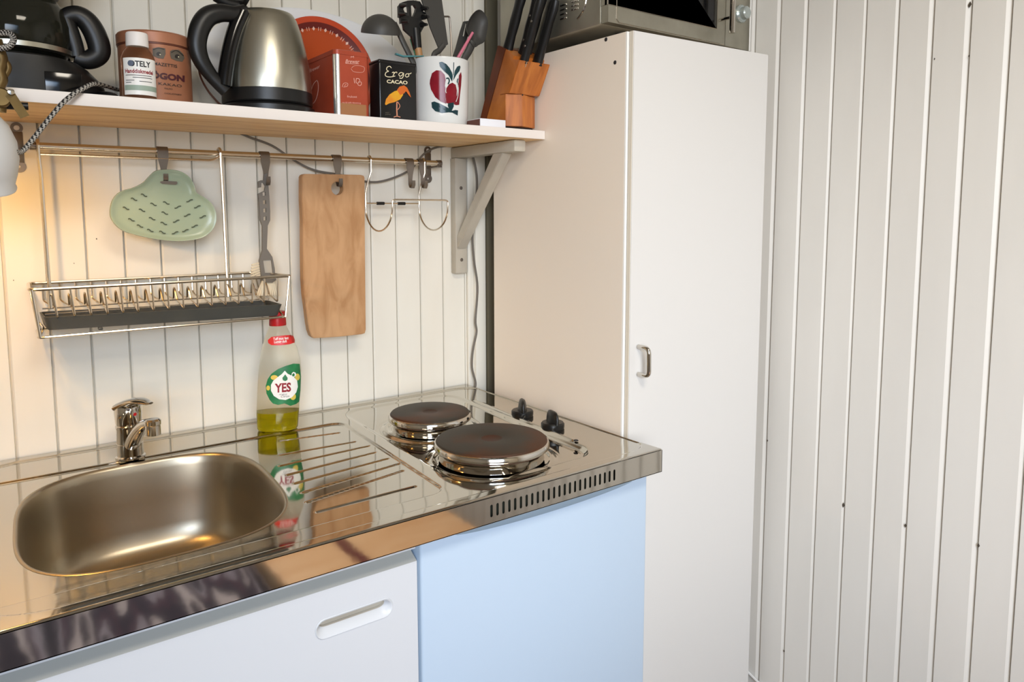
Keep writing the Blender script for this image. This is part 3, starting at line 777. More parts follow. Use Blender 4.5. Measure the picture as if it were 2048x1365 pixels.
# drip tray in the rack
tr = thing('drip_tray', (0.275, -0.07, 1.112), 'charcoal plastic drip tray lying in the bottom of the wire rack', 'tray')
bm = B()
rot = rotabout((0.27, -0.07, 1.115), math.radians(1.2), 'Y')
o0 = rrect(0.100, 0.4485, -0.112, -0.040, 0.008, 4); o1 = rrect(0.0945, 0.4555, -0.1165, -0.036, 0.009, 4); i1 = rrect(0.0970, 0.453, -0.114, -0.0385, 0.008, 4); i0 = rrect(0.102, 0.4465, -0.110, -0.042, 0.007, 4)
loft(bm, [[(x, y, 1.1135) for x, y in o0], [(x, y, 1.1150) for x, y in [(a[0]+(0.001 if a[0] < .27 else -0.001)*-1, a[1]) for a in o0]], [(x, y, 1.1335) for x, y in o1], [(x, y, 1.1340) for x, y in i1], [(x, y, 1.117) for x, y in i0]])
bmesh.ops.transform(bm, matrix=rot, verts=bm.verts)
obj('tray_body', bm, M['tray'], tr, 0.6)
bm = B(); box(bm, 0.166, 0.172, -0.115, -0.105, 1.1110, 1.1155, 0.001); obj('stud', bm, M['tray'], tr)

# ------------------------------------------------------------------ green cloud mat
YC = -0.0665
def C4(zx, zy): return P(zx/2.967, 240+zy/2.967, 'y', YC)   # from the enlarged crop
cl_out = [(955, 298), (1015, 297), (1075, 310), (1120, 340), (1148, 385), (1163, 432), (1205, 458), (1248, 492), (1276, 545), (1279, 600), (1258, 650), (1215, 690), (1160, 708), (1080, 718), (1000, 716), (900, 703), (810, 683), (735, 660), (690, 627), (660, 585), (653, 540), (664, 485), (690, 445), (730, 420), (790, 403), (845, 375), (880, 340), (915, 308)]
ol = catmull([C4(*p) for p in cl_out], 4, True)
cm = thing('cloud_mat', C4(965, 500), 'sage green cloud-shaped silicone strainer mat hanging from a rail hook', 'mat')
bm = B()
cen = C4(965, 520)
rings = []
for (t, dyy) in ((1.0, 0.004), (1.012, 0.0), (1.0, -0.0045), (0.965, -0.0040), (0.93, -0.0015), (0.8, 0.0), (0.6, -0.001), (0.4, -0.0015), (0.2, -0.002)):
    rings.append([tuple(cen + (p-cen)*t + Vector((0, dyy, 0))) for p in ol])
R_ = loft(bm, rings, (True, True))
obj('mat_body', bm, M['cloud'], cm, 1.0)
def on_cloud(zx, zy, off=0.0012): 
    q = C4(zx, zy); return (q.x, YC-0.0022-off, q.z)
bm = B()
for (zx, zy, sg) in ((852, 448, 1), (793, 472, 1), (745, 525, 1), (908, 502, 1), (984, 494, 1), (840, 537, 1), (975, 554, 1), (900, 587, 1), (777, 594, 1), (828, 631, 1), (969, 615, 1), (889, 657, 1), (961, 668, 1),
                     (1122, 480, -1), (1052, 518, -1), (1168, 516, -1), (1108, 566, -1), (1200, 575, -1), (1043, 601, -1), (1152, 631, -1), (1097, 657, -1), (1036, 670, -1)):
    mp = lambda u, v: on_cloud(u, v)
    s = 6*sg
    stroke(bm, [(zx-19, zy-s), (zx-8, zy-s-1), (zx+6, zy+s*0.8), (zx+19, zy+s)], 6.5, mp)
obj('drain_slit', bm, M['slit'], cm, recalc=False)
bm = B()
decal(bm, [(948, 366), (975, 362), (1045, 366), (1051, 376), (1040, 386), (960, 380), (948, 374)], lambda u, v: on_cloud(u, v, 0.0014)); obj('hanging_slot', bm, M['hook'], cm, recalc=False)

# ------------------------------------------------------------------ dish brush
YB = -0.062
def PB(zx, zy, y=YB): return P(490+zx/4.556, 300+zy/4.55, 'y', y)
db = thing('dish_brush', PB(170, 600), 'grey plastic dish brush with pale bristles hanging from a rail hook', 'brush')
out = [(175, 222), (203, 214), (207, 270), (212, 300), (222, 420), (230, 560), (230, 640), (208, 690), (200, 900), (250, 975), (272, 1080), (276, 1140), (150, 1150), (132, 1010), (160, 915), (160, 690), (140, 640), (130, 470), (122, 400), (180, 372), (188, 330), (170, 300), (150, 300), (148, 340), (125, 345), (122, 290), (150, 276), (172, 278)]
holes = [[(160, 388), (188, 382), (190, 415), (162, 420)], [(163, 462), (192, 457), (193, 492), (165, 495)], [(167, 537), (194, 530), (195, 568), (168, 570)], [(168, 612), (196, 604), (196, 640), (170, 645)], [(165, 1005), (240, 1000), (255, 1120), (182, 1120)]]
bm = B(); slab(bm, [[PB(*p) for p in out]] + [[PB(*p) for p in h] for h in holes], (0, 0.006, 0))
obj('handle', bm, M['brush'], db, 0.3)
bm = B(); slab(bm, [[PB(*p, YB+0.003) for p in [(150, 1000), (250, 995), (268, 1125), (160, 1135)]]], (0, 0.008, 0)); obj('head_plate', bm, M['bracket'], db, 0.3)
bm = B(); hc = PB(215, 1190, YB+0.004)
slab(bm, [[PB(*p, YB+0.002) for p in [(155, 1140), (280, 1140), (285, 1185), (250, 1210), (190, 1210), (160, 1190)]]], (0, 0.010, 0)); obj('head', bm, M['brush'], db, 0.3)
bm = B()
for i in range(11):
    t = i/10
    a = PB(165+t*105, 1190, YB+0.006); b_ = PB(110+t*200, 1330, YB+0.012-0.01*math.sin(t*PI))
    tube(bm, [a, (a+b_)/2+Vector((0, 0.002, 0)), b_], 0.0022, 5)
for i in range(6):
    a = PB(140, 1030+i*22, YB+0.006); b_ = PB(62-i*3, 1050+i*26, YB+0.004)
    tube(bm, [a, b_], 0.0018, 5)
obj('bristles', bm, M['bristle'], db)

# ------------------------------------------------------------------ cutting board
YBD = -0.0625
cb = thing('cutting_board', (0.582, -0.05, 1.05), 'long light-brown wooden cutting board hanging from a rail hook', 'cutting board')
out = [P(a, c, 'y', YBD) for a, c in ((610, 348), (606, 350), (604, 354), (604, 400), (606, 440), (606, 500), (607, 560), (609, 590), (613, 620), (616, 645), (619, 662), (623, 673), (628, 677), (650, 676), (680, 674), (724, 669), (730, 667), (732, 660), (731.5, 620), (731, 560), (730, 450), (729.5, 356), (728, 352), (722, 350), (680, 349))]
hc = P(675, 377, 'y', YBD)
hole = [hc + Vector((0.0122*math.cos(k*PI/12), 0, 0.0126*math.sin(k*PI/12))) for k in range(24)]
bm = B(); slab(bm, [out, hole], (0, 0.018, 0))
bmesh.ops.bevel(bm, geom=[e_ for e_ in bm.edges if len(e_.link_faces) == 2 and e_.calc_face_angle(0) > 1.2], offset=0.0012, segments=2, affect='EDGES')
obj('board', bm, M['board'], cb, 0.6)

# ------------------------------------------------------------------ wire double ring holder
rh = thing('wire_holder', (0.72, -0.1, 1.255), 'bent steel wire holder with two hanging loops at the right end of the rail', 'wire holder')
zt = 1.310; bm = B()
def hoop(x, y0, y1, z0, zb):
    pts = [(x, y0, z0)]
    for k in range(1, 16):
        a = PI*k/16; pts.append((x, (y0+y1)/2 + (y0-y1)/2*math.cos(a), z0-0.006-(z0-0.006-zb)*math.sin(a)))
    pts.append((x, y1, z0)); return pts
yo = -0.158; x1, x2 = 0.6535, 0.7745
tube(bm, [(x1, RY+0.004, zt)] + hoop(x1, RY+0.004, yo, zt, 1.256)[1:-1] + fillet([(x1, yo, zt-0.004), (x1, yo, zt+0.004), (x1+0.006, yo, zt+0.0055), (x2-0.006, yo, zt+0.0055), (x2, yo, zt+0.004), (x2, yo, zt-0.004)], 0.004) + hoop(x2, RY+0.004, yo, zt, 1.256)[1:-1][::-1] + [(x2, RY+0.004, zt)], 0.0017, 8)
obj('loop_wire', bm, M['wire'], rh)
bm = B(); tube(bm, [(x1, RY+0.003, zt), (x2, RY+0.003, zt)], 0.0015, 8); obj('back_wire', bm, M['wire'], rh)
for x in (x1, x2):
    bm = B(); path = [(x+0.008, RY+0.0085*math.cos(PI*k/8-0.4), RZ+0.0085*math.sin(PI*k/8-0.4)) for k in range(11)]
    path += [(x+0.008, RY-0.0078, RZ-0.022), (x+0.003, RY-0.004, RZ-0.04), (x, RY+0.003, zt+0.02), (x, RY+0.003, zt-0.002)]
    tube(bm, path, 0.0019, 8); obj('hanger_wire', bm, M['wire'], rh)
for px in (761, 803):
    c = P(px, 408, 'y', RY+0.003); bm = B(); tube(bm, [(c.x-0.008, RY+0.003, zt), (c.x+0.008, RY+0.003, zt)], 0.0032, 10); obj('rubber_sleeve', bm, M['black'], rh)

# ------------------------------------------------------------------ cables
def path_px(pts): return catmull([P(a, c, 'y', y) for a, c, y in pts], 6)
bm = B(); tube(bm, path_px([(470, 262, -.02), (500, 275, -.012), (545, 292, -.012), (590, 322, -.012), (630, 341, -.012), (680, 350, -.012), (735, 364, -.012), (775, 360, -.012), (820, 340, -.012), (846, 310, -.012), (870, 296, -.012), (900, 291, -.010)]), 0.0022, 8)
tag(obj('hanging_cable', bm, M['cable']), 'grey cable sagging along the wall behind the utensil rail', 'cable')
bm = B(); tube(bm, path_px([(943, 304, -.034), (951, 335, -.030), (954, 370, -.026), (950, 430, -.024), (945, 470, -.024), (948, 520, -.024), (955, 575, -.022), (951, 640, -.022), (953, 665, -.022), (946, 700, -.022), (944, 735, -.022), (951, 765, -.022), (950, 777, -.024)]), 0.0024, 8)
tag(obj('wall_cable', bm, M['cable']), 'grey power cable running down the corner beside the tall cupboard', 'cable')
bm = B(); tube(bm, [(XW-0.004, -0.30, 0.352), (XW-0.004, -0.465, 0.300), (XW-0.004, -0.535, 0.274), (XW-0.004, -0.70, 0.2)], 0.003, 8)
tag(obj('low_cable', bm, M['whitecable']), 'white cable slanting down the right wall behind the tall cupboard', 'cable')
bm = B()
for (a, c, s_) in ((1687, 1011, 3), (1811, 1052, 2.4), (1957, 1092, 2.4), (1940, 9, 3), (1869, 118, 1.3), (1938, 112, 1.3), (1535, 882, 1.6), (1568, 1303, 1.8)):
    q = P(a, c, 'x', XW-0.0004); k = s_*0.0009
    bm.faces.new([bm.verts.new((XW-0.0004, q.y+k, q.z)), bm.verts.new((XW-0.0004, q.y, q.z+k*2)), bm.verts.new((XW-0.0004, q.y-k, q.z)), bm.verts.new((XW-0.0004, q.y+k*0.3, q.z-k*2))])
for (a, c, s_) in ((193, 478, 1.2), (148, 527, 0.9), (27, 561, 0.9), (1047, 1000, 0.5), (793, 352, 1.2), (734, 366, 0.9), (934, 553, 1.6)):
    q = P(a, c, 'y', -0.0005); k = s_*0.0009
    bm.faces.new([bm.verts.new((q.x+k, -0.0005, q.z)), bm.verts.new((q.x, -0.0005, q.z+k*1.4)), bm.verts.new((q.x-k, -0.0005, q.z)), bm.verts.new((q.x+k*0.3, -0.0005, q.z-k*1.5))])
tag(obj('paint_chips', bm, M['chip'], recalc=False), kind='structure')  # small dark paint chips on the right and back walls

# ------------------------------------------------------------------ faucet
fx, fyy, fz = 0.2035, -0.0965, 0.8973
fa = thing('kitchen_faucet', (fx, fyy, fz), 'chrome single-lever mixer faucet standing behind the sink', 'faucet')
bm = B(); lathe(bm, [(0, 0), (0.0225, 0), (0.0225, 0.0025), (0.0200, 0.0045), (0.0198, 0.024), (0.0193, 0.0245), (0.0193, 0.048), (0.0200, 0.0495), (0.0200, 0.0535), (0.0188, 0.055), (0, 0.055)], (fx, fyy, fz), 40)
obj('body', bm, M['chrome'], fa, 0.5)
bm = B(); lathe(bm, [(0.0, 0.0545), (0.0188, 0.0545), (0.0198, 0.058), (0.0206, 0.070), (0.0210, 0.0800), (0.0205, 0.0850), (0.0165, 0.0885), (0.008, 0.0900), (0, 0.0902)], (fx, fyy, fz), 40)
lv = obj('lever_cap', bm, M['chrome'], fa, 0.7)
tip = P(302, 807, 'y', -0.150); st = Vector((fx-0.004, fyy+0.004, fz+0.0850))
bm = B()
d = tip - st; side = Vector((d.y, -d.x, 0)).normalized()
rings = []
for k in range(13):
    t = k/12; c = st + d*t + Vector((0, 0, 0.006*math.sin(PI*min(1, t*1.1)))); w = 0.0190*(1-t)**0.6*(1-0.25*t)+0.0040; h = 0.0065*(1-t)+0.0017
    rings.append([tuple(c + side*w*math.cos(a) + Vector((0, 0, h*math.sin(a)))) for a in [2*PI*j/14 for j in range(14)]])
loft(bm, rings); obj('lever', bm, M['chrome'], lv, 0.9)
q = Pcyl(270, 829, fx, fyy, 0.0204)
bm = B(); lathe(bm, [(0, 0.0006), (0.0026, 0.0005), (0.003, 0)], (0, 0, 0), 16, rot=Matrix.Translation(q) @ (Vector((q.x-fx, q.y-fyy, 0))).to_track_quat('Z', 'Y').to_matrix().to_4x4())
obj('red_mark', bm, M['red'], lv)
hd = P(306, 855, 'y', -0.198)
bm = B()
s0 = Vector((fx+0.001, fyy-0.012, fz+0.024)); s1 = hd + Vector((0, 0, 0.0075)); dd = (s1-s0); sd = Vector((dd.y, -dd.x, 0)).normalized(); upv = sd.cross(dd.normalized())
rings = []
for k in range(11):
    t = k/10; c = s0 + dd*t + Vector((0, 0, 0.010*math.sin(PI*t))); w = 0.0125*(1-t)+0.0085*t; h = 0.016*(1-t)+0.0055*t
    rings.append([tuple(c + sd*w*math.cos(a) + Vector((0, 0, 1))*h*math.sin(a)) for a in [2*PI*j/20 for j in range(20)]])
loft(bm, rings); obj('spout', bm, M['chrome'], fa, 0.9)
bm = B(); lathe(bm, [(0, -0.0125), (0.0085, -0.0125), (0.0108, -0.0115), (0.0108, 0.0035), (0.0116, 0.0045), (0.0118, 0.0105), (0.009, 0.0130), (0, 0.0138)], hd, 32)
obj('aerator', bm, M['chrome'], fa, 0.6)

# ------------------------------------------------------------------ dish soap bottle
SBX, SBY, SBZ = 0.4515, -0.088, 0.8975
sb = thing('dish_soap_bottle', (SBX, SBY, SBZ), 'nearly empty clear dish soap bottle with red cap and green label on the worktop', 'bottle')
def bprof(z):   # half width, half depth, centre offset of the bottle at height z above its base
    tab = [(0.0, .0335, .0215, -.0030), (0.004, .0358, .0235, -.0030), (0.03, .0372, .025, -.002), (0.055, .0375, .026, .0), (0.085, .0378, .0262, .0025), (0.11, .0372, .0255, .0045), (0.13, .0352, .024, .0050),
           (0.15, .0310, .0215, .0045), (0.168, .0240, .0185, .0035), (0.181, .0188, .0155, .0030), (0.190, .0150, .0140, .0030), (0.194, .0145, .0138, .0030)]
    for i in range(len(tab)-1):
        if z <= tab[i+1][0]:
            t = (z-tab[i][0])/(tab[i+1][0]-tab[i][0]); return [tab[i][j]*(1-t)+tab[i+1][j]*t for j in (1, 2, 3)]
    return list(tab[-1][1:])
def bring(z, ins=0.0, n=48):
    w, dpt, off = bprof(z); ca, sa = math.cos(-0.42), math.sin(-0.42); o = []
    for k in range(n):
        a = 2*PI*k/n; u = (w-ins)*math.copysign(abs(math.cos(a))**0.85, math.cos(a)); v = (dpt-ins)*math.copysign(abs(math.sin(a))**0.85, math.sin(a))
        o.append((SBX+off*ca+u*ca-v*sa, SBY+off*sa+u*sa+v*ca, SBZ+z))
    return o
zs = [0.0, 0.0015, 0.004, 0.01, 0.02, 0.03, 0.042, 0.055, 0.07, 0.085, 0.1, 0.11, 0.12, 0.13, 0.14, 0.15, 0.16, 0.168, 0.175, 0.181, 0.187, 0.190, 0.194]
bm = B(); loft(bm, [bring(z) for z in zs]); bb = obj('bottle_body', bm, M['clear2'], sb, 1.0)
bm = B(); loft(bm, [bring(z, 0.0012) for z in (0.0012, 0.004, 0.015, 0.030, 0.0345)]); obj('soap', bm, M['liquid'], sb, 0.8)
capx = SBX+0.003*math.cos(-0.42); capy = SBY+0.003*math.sin(-0.42)
bm = B(); lathe(bm, [(0, 0.192), (0.0148, 0.192), (0.0150, 0.194), (0.0142, 0.207), (0.0148, 0.2075), (0.0150, 0.2155), (0.0135, 0.2175), (0, 0.2178)], (capx, capy, SBZ), 36)
obj('cap', bm, M['red'], sb, 0.6)
def on_bottle(px, py, off=0.0006):
    # ray march on to the lofted body
    d = ray(px, py).normalized(); lo = (SBY-0.06-CLOC.y)/d.y; hi = (SBY+0.0-CLOC.y)/d.y; ca, sa = math.cos(-0.42), math.sin(-0.42)
    prev = None
    for i in range(80):
        t = lo+(hi-lo)*i/79; p = CLOC+d*t; z = min(max(p.z-SBZ, 0.001), 0.193); w, dp, o = bprof(z)
        dx, dy_ = p.x-SBX-o*ca, p.y-SBY-o*sa; u = dx*ca+dy_*sa; v = -dx*sa+dy_*ca
        f = (abs(u)/(w+off))**(2/0.85)+(abs(v)/(dp+off))**(2/0.85)-1
        if f < 0:
            if prev is not None:
                t = prev[0]+(t-prev[0])*prev[1]/(prev[1]-f); p = CLOC+d*t
            return tuple(p)
        prev = (t, f)
    return tuple(CLOC+d*hi)
def Z5(zx, zy): return (480+zx/5.25, 620+zy/5.25)
def b5(off): return lambda u, v: on_bottle(*Z5(u, v), off)
bm = B()
decal(bm, [(627, 568), (560, 566), (480, 590), (400, 622), (330, 672), (290, 730), (270, 800), (278, 880), (310, 945), (345, 985), (400, 1000), (470, 985), (530, 1010), (590, 990), (622, 965), (635, 850), (640, 700)], b5(0.0005), 7, 0)
for (x, y, rx, ry) in ((360, 712, 38, 26), (296, 822, 20, 26), (603, 706, 26, 36), (556, 912, 32, 36)):
    decal(bm, [(x+rx*math.cos(k*PI/6), y+ry*math.sin(k*PI/6)) for k in range(12)], b5(0.0008), 2, 2)
decal(bm, [(470, 640), (500, 672), (560, 700), (600, 745), (608, 810), (590, 870), (545, 920), (480, 948), (410, 940), (355, 905), (325, 850), (325, 790), (350, 745), (400, 705), (440, 675)], b5(0.0010), 6, 1)
decal(bm, [(562, 652), (585, 662), (590, 685), (575, 705), (550, 708), (540, 690), (545, 665)], b5(0.0012), 2, 1)
decal(bm, [(560, 665), (575, 675), (572, 698), (552, 700), (545, 685)], b5(0.0013), 2, 0)
decal(bm, [(475, 678), (500, 715), (498, 738), (475, 750), (450, 740), (445, 715)], b5(0.0013), 2, 0)
text(bm, 'YES', 108, lambda u, v: on_bottle(*Z5(372+u*1.0, 868-v*1.18-u*0.075), 0.0013), bold=0.035, mi=3, sx=0.97)
text(bm, 'original', 22, lambda u, v: on_bottle(*Z5(412+u*1.25, 896-v-u*0.04), 0.0013), mi=4)
text(bm, 'Citron', 34, lambda u, v: on_bottle(*Z5(425+u, 922-v-u*0.04), 0.0013), shear=0.3, mi=4)
obj('front_label', bm, [M['greenlabel'], M['whitelabel'], M['lemon'], M['darkred'], M['ink']], bb, recalc=False)
bm = B()
decal(bm, [(330, 285), (430, 272), (530, 264), (560, 275), (577, 320), (575, 345), (520, 362), (420, 375), (330, 372), (296, 350), (292, 318)], b5(0.0005), 5, 0)
text(bm, 'Tuff mot fett', 38, lambda u, v: on_bottle(*Z5(348+u*0.82, 320-v-u*0.06), 0.0009), bold=0.02, mi=1)
text(bm, 'Lugnig duft', 38, lambda u, v: on_bottle(*Z5(357+u*0.80, 352-v-u*0.06), 0.0009), bold=0.02, mi=1)
obj('neck_label', bm, [M['redlabel'], M['whitelabel']], bb, recalc=False)

# ------------------------------------------------------------------ things on the shelf
SZ = SZ1 + 0.0005
# coffee maker
CMX, CMY = 0.084, -0.125
cmk = thing('coffee_maker', (CMX, CMY, SZ), 'black drip coffee maker with its carafe at the left end of the shelf', 'coffee maker')
bm = B()
def dshape(rx, z, ext=0.0):
    return [(CMX+ (rx+ext*(1 if math.cos(a) > 0 else 0))*math.copysign(abs(math.cos(a))**0.8, math.cos(a)), CMY+0.088*math.copysign(abs(math.sin(a))**0.9, math.sin(a)), z) for a in [2*PI*k/48 for k in range(48)]]
loft(bm, [dshape(0.094, SZ, .012), dshape(0.098, SZ+0.006, .012), dshape(0.095, SZ+0.028, .010), dshape(0.086, SZ+0.046, 0.0), dshape(0.076, SZ+0.052)])
obj('base', bm, M['black'], cmk, 0.8)
bm = B(); a1 = P(92, 145, 'y', CMY-0.0885); 
box(bm, a1.x-0.002, a1.x+0.042, CMY-0.0885, CMY-0.080, SZ+0.002, SZ+0.032, 0.001); obj('base_panel', bm, M['blackgloss'], cmk)
bm = B(); lathe(bm, [(0, 0.052), (0.066, 0.052), (0.068, 0.055), (0.066, 0.058), (0, 0.058)], (CMX, CMY, SZ), 40); obj('warming_plate', bm, M['black'], cmk)
bm = B(); box(bm, CMX-0.085, CMX+0.06, CMY+0.072, CMY+0.118, SZ, SZ+0.32, 0.012, 3); obj('water_tank', bm, M['black'], cmk)
bm = B(); lathe(bm, [(0, 0.158), (0.060, 0.158), (0.078, 0.170), (0.088, 0.195), (0.091, 0.24), (0.090, 0.31), (0, 0.315)], (CMX+0.003, CMY+0.008, SZ), 48); obj('filter_housing', bm, M['black'], cmk, 0.8)
cf = thing('carafe', (CMX, CMY, SZ+0.058), 'dark glass coffee carafe with black handle standing in the coffee maker', 'carafe')
bm = B(); lathe(bm, [(0, 0.060), (0.056, 0.060), (0.064, 0.066), (0.0685, 0.085), (0.0680, 0.105), (0.062, 0.128), (0.052, 0.142), (0.048, 0.146), (0.046, 0.1455), (0.060, 0.126), (0.066, 0.104), (0.0665, 0.085), (0.062, 0.068), (0.054, 0.062), (0, 0.062)], (CMX, CMY, SZ), 56)
obj('glass', bm, M['smokeglass'], cf, 0.9)
bm = B(); lathe(bm, [(0.0645, 0.0635), (0.0695, 0.066), (0.0698, 0.0725), (0.0688, 0.0728)], (CMX, CMY, SZ), 56); obj('steel_band', bm, M['kettle'], cf)
bm = B(); lathe(bm, [(0, 0.146), (0.049, 0.144), (0.054, 0.147), (0.053, 0.154), (0.03, 0.157), (0, 0.157)], (CMX, CMY, SZ), 48); obj('lid', bm, M['black'], cf)
bm = B()
hy = CMY-0.020
hp_ = [(128, 40), (140, 32), (158, 32), (175, 44), (189, 66), (198, 92), (197, 108), (184, 118), (168, 120), (150, 114)]
pts = catmull([P(a, c, 'y', hy) for a, c in hp_], 5)
tube(bm, pts, lambda t: 0.0115+0.0040*math.sin(PI*t), 14, flat=0.75, up=(0, 1, 0))
pts = catmull([P(a, c, 'y', hy) for a, c in ((131, 36), (141, 62), (150, 90), (155, 114))], 5); tube(bm, pts, 0.0112, 12, flat=0.8, up=(0, 1, 0))
obj('handle', bm, M['black'], cf, 0.9)

# little bottle
HBX, HBY = 0.2185, -0.2365
hbt = thing('soap_bottle', (HBX, HBY, SZ), 'small transparent bottle with white cap and printed white label in front of the brown tin', 'bottle')
r = 0.0217
bm = B(); lathe(bm, [(0, 0), (r-0.002, 0), (r, 0.002), (r, 0.056), (r-0.001, 0.060), (r-0.004, 0.066), (r-0.0075, 0.0705), (r-0.0095, 0.073), (r-0.0095, 0.077), (0, 0.077)], (HBX, HBY, SZ), 40); hb_ = obj('bottle_body', bm, M['clear2'], hbt, 0.7)
bm = B(); lathe(bm, [(0, 0.0725), (0.0143, 0.0725), (0.0147, 0.074), (0.0143, 0.0895), (0.0135, 0.0915), (0, 0.0918)], (HBX, HBY, SZ), 40); obj('cap', bm, M['white_m'], hbt, 0.6)
bm = B(); a0 = -2.75; a1_ = -0.42; n = 28; zb0, zb1 = 0.0045, 0.0545
def cyl(cx, cy, rr):
    return lambda ang, z: (cx+rr*math.cos(ang), cy+rr*math.sin(ang), z)
m1 = cyl(HBX, HBY, r+0.0004)
def band(bm, mp, a0, a1, z0, z1, n=24, mi=0):
    prev = None
    for k in range(n+1):
        a = a0+(a1-a0)*k/n; cur = (bm.verts.new(mp(a, z0)), bm.verts.new(mp(a, z1)))
        if prev: f = bm.faces.new((prev[0], cur[0], cur[1], prev[1])); f.material_index = mi
        prev = cur
band(bm, m1, a0, a1_, SZ+zb0, SZ+zb1)
m2 = cyl(HBX, HBY, r+0.0006)
band(bm, m2, a0+.05, a1_-.02, SZ+0.0105, SZ+0.0175, mi=3)
vis = -1.74   # angle facing the camera
tm = lambda u0, z0: (lambda u, v: m2(vis + (u+u0)/r, SZ+z0+v))
text(bm, 'OTELY', 0.0105, tm(-0.0118, 0.0430), bold=0.03, mi=1, sx=0.86)
decal(bm, [(-0.0098+0.0040*math.cos(k*PI/8), 0.0468+0.0040*math.sin(k*PI/8)) for k in range(16)], lambda u, v: cyl(HBX, HBY, r+0.0008)(vis+u/r, SZ+v), 3, 4)
text(bm, 'Handdiskmedel', 0.0078, tm(-0.0188, 0.0338), bold=0.03, mi=2, sx=0.80)
for zz, w0, w1 in ((0.0305, -0.018, 0.017), (0.0275, -0.008, 0.018), (0.0235, -0.018, -0.006), (0.0205, -0.018, -0.010), (0.0225, 0.0, 0.017)):
    band(bm, m2, vis+w0/r, vis+w1/r, SZ+zz, SZ+zz+0.0008, 10, 1)
obj('label', bm, [M['whitelabel'], M['ink'], M['darkred'], M['greenink'], M['blueink']], hb_, recalc=False)

# brown cacao tin with eyes
TX, TY, TR = 0.2585, -0.150, 0.0515
tn = thing('cacao_tin', (TX, TY, SZ), 'round copper-brown cacao tin printed with two grey eyes behind the small bottle', 'tin')
bm = B(); lathe(bm, [(0, 0), (TR, 0), (TR, 0.0045), (TR-0.0008, 0.005), (TR-0.0008, 0.088), (TR, 0.0885), (TR, 0.0905), (0, 0.0905)], (TX, TY, SZ), 64, mi=[1, 1, 1, 0, 1, 1, 1]); tb = obj('tin_body', bm, [M['copper'], M['tincopper_d']], tn, 0.6)
bm = B(); lathe(bm, [(TR-0.002, 0.0900), (TR+0.0006, 0.0910), (TR+0.0008, 0.1050), (TR-0.001, 0.1075), (TR-0.004, 0.1078), (TR-0.006, 0.1065), (0, 0.106)], (TX, TY, SZ), 64); obj('lid', bm, M['copper'], tn, 0.6)
mt = lambda off: (lambda px, py: tuple(Pcyl(220+px/7.185, 30+py/7.185, TX, TY, TR-0.0008+off)))
bm = B()
decal(bm, [(610, 480), (700, 462), (795, 480), (800, 560), (770, 630), (690, 620), (615, 585)], mt(0.0006), 4, 1)
decal(bm, [(865, 520), (900, 500), (990, 500), (1050, 560), (1072, 620), (1040, 672), (960, 660), (880, 625), (865, 570)], mt(0.0006), 4, 1)
for (x, y) in ((700, 560), (965, 595)):
    decal(bm, [(x+34*math.cos(k*PI/8), y+30*math.sin(k*PI/8)) for k in range(16)], mt(0.0009), 3, 2)
    decal(bm, [(x+20+9*math.cos(k*PI/6), y+8+9*math.sin(k*PI/6)) for k in range(12)], mt(0.0012), 2, 3)
stroke(bm, [(620, 500), (690, 478), (780, 492)], 12, mt(0.0009), 2); stroke(bm, [(880, 540), (960, 512), (1060, 590)], 12, mt(0.0009), 2)
text(bm, 'MAZETTIS', 62, lambda u, v: mt(0.0009)(625+u*0.98, 715-v+u*0.13), bold=0.01, mi=2, sx=1.25)
text(bm, 'ÖGON', 118, lambda u, v: mt(0.0009)(585+u, 895-v+u*0.13), bold=0.045, mi=0, sx=1.32)
text(bm, 'KAKAO', 54, lambda u, v: mt(0.0009)(690+u, 1000-v+u*0.12), mi=2, sx=1.85)
text(bm, 'MALMÖ', 34, lambda u, v: mt(0.0009)(780+u, 1065-v+u*0.12), mi=2, sx=1.0)
text(bm, 'CHOKLADFABRIK', 32, lambda u, v: mt(0.0009)(780+u, 1135-v+u*0.10), mi=2, sx=0.98)
obj('printing', bm, [M['plum'], M['eyegrey'], M['eyedark'], M['cream']], tb, recalc=False)

# dark cable bundle between coffee maker and tin
bm = B(); tube(bm, catmull([(0.150, -0.10, SZ+0.004), (0.172, -0.165, SZ+0.011), (0.185, -0.205, SZ+0.008), (0.196, -0.19, SZ+0.006), (0.190, -0.14, SZ+0.012), (0.2, -0.09, SZ+0.004)], 6), 0.0045, 8)
tag(obj('black_cord', bm, M['black']), 'black power cord bunched on the shelf beside the coffee maker', 'cord')

# kettle
KX, KY = 0.4265, -0.160
kt = thing('electric_kettle', (KX, KY, SZ), 'brushed steel electric kettle with black handle and base, lid open', 'kettle')
bm = B(); lathe(bm, [(0, 0.0), (0.072, 0.0), (0.0745, 0.003), (0.0745, 0.012), (0.070, 0.0155), (0, 0.016)], (KX, KY, SZ), 64); obj('power_base', bm, M['black'], kt, 0.6)
bm = B(); lathe(bm, [(0, 0.0165), (0.0695, 0.0165), (0.0715, 0.019), (0.0712, 0.0375), (0.0700, 0.0385), (0, 0.0385)], (KX, KY, SZ), 64); obj('body_foot', bm, M['black'], kt, 0.6)
kprof = [(0.0703, 0.0382), (0.0706, 0.042), (0.0698, 0.060), (0.0670, 0.085), (0.0625, 0.110), (0.0565, 0.135), (0.0495, 0.1555), (0.0440, 0.1640), (0.0425, 0.1650), (0.0415, 0.1640)]
bm = B(); lathe(bm, kprof, (KX, KY, SZ), 72); lathe(bm, [(0, 0.040), (0.0415, 0.1640)], (KX, KY, SZ), 72)
kb = obj('kettle_body', bm, M['kettle'], kt, 1.0)
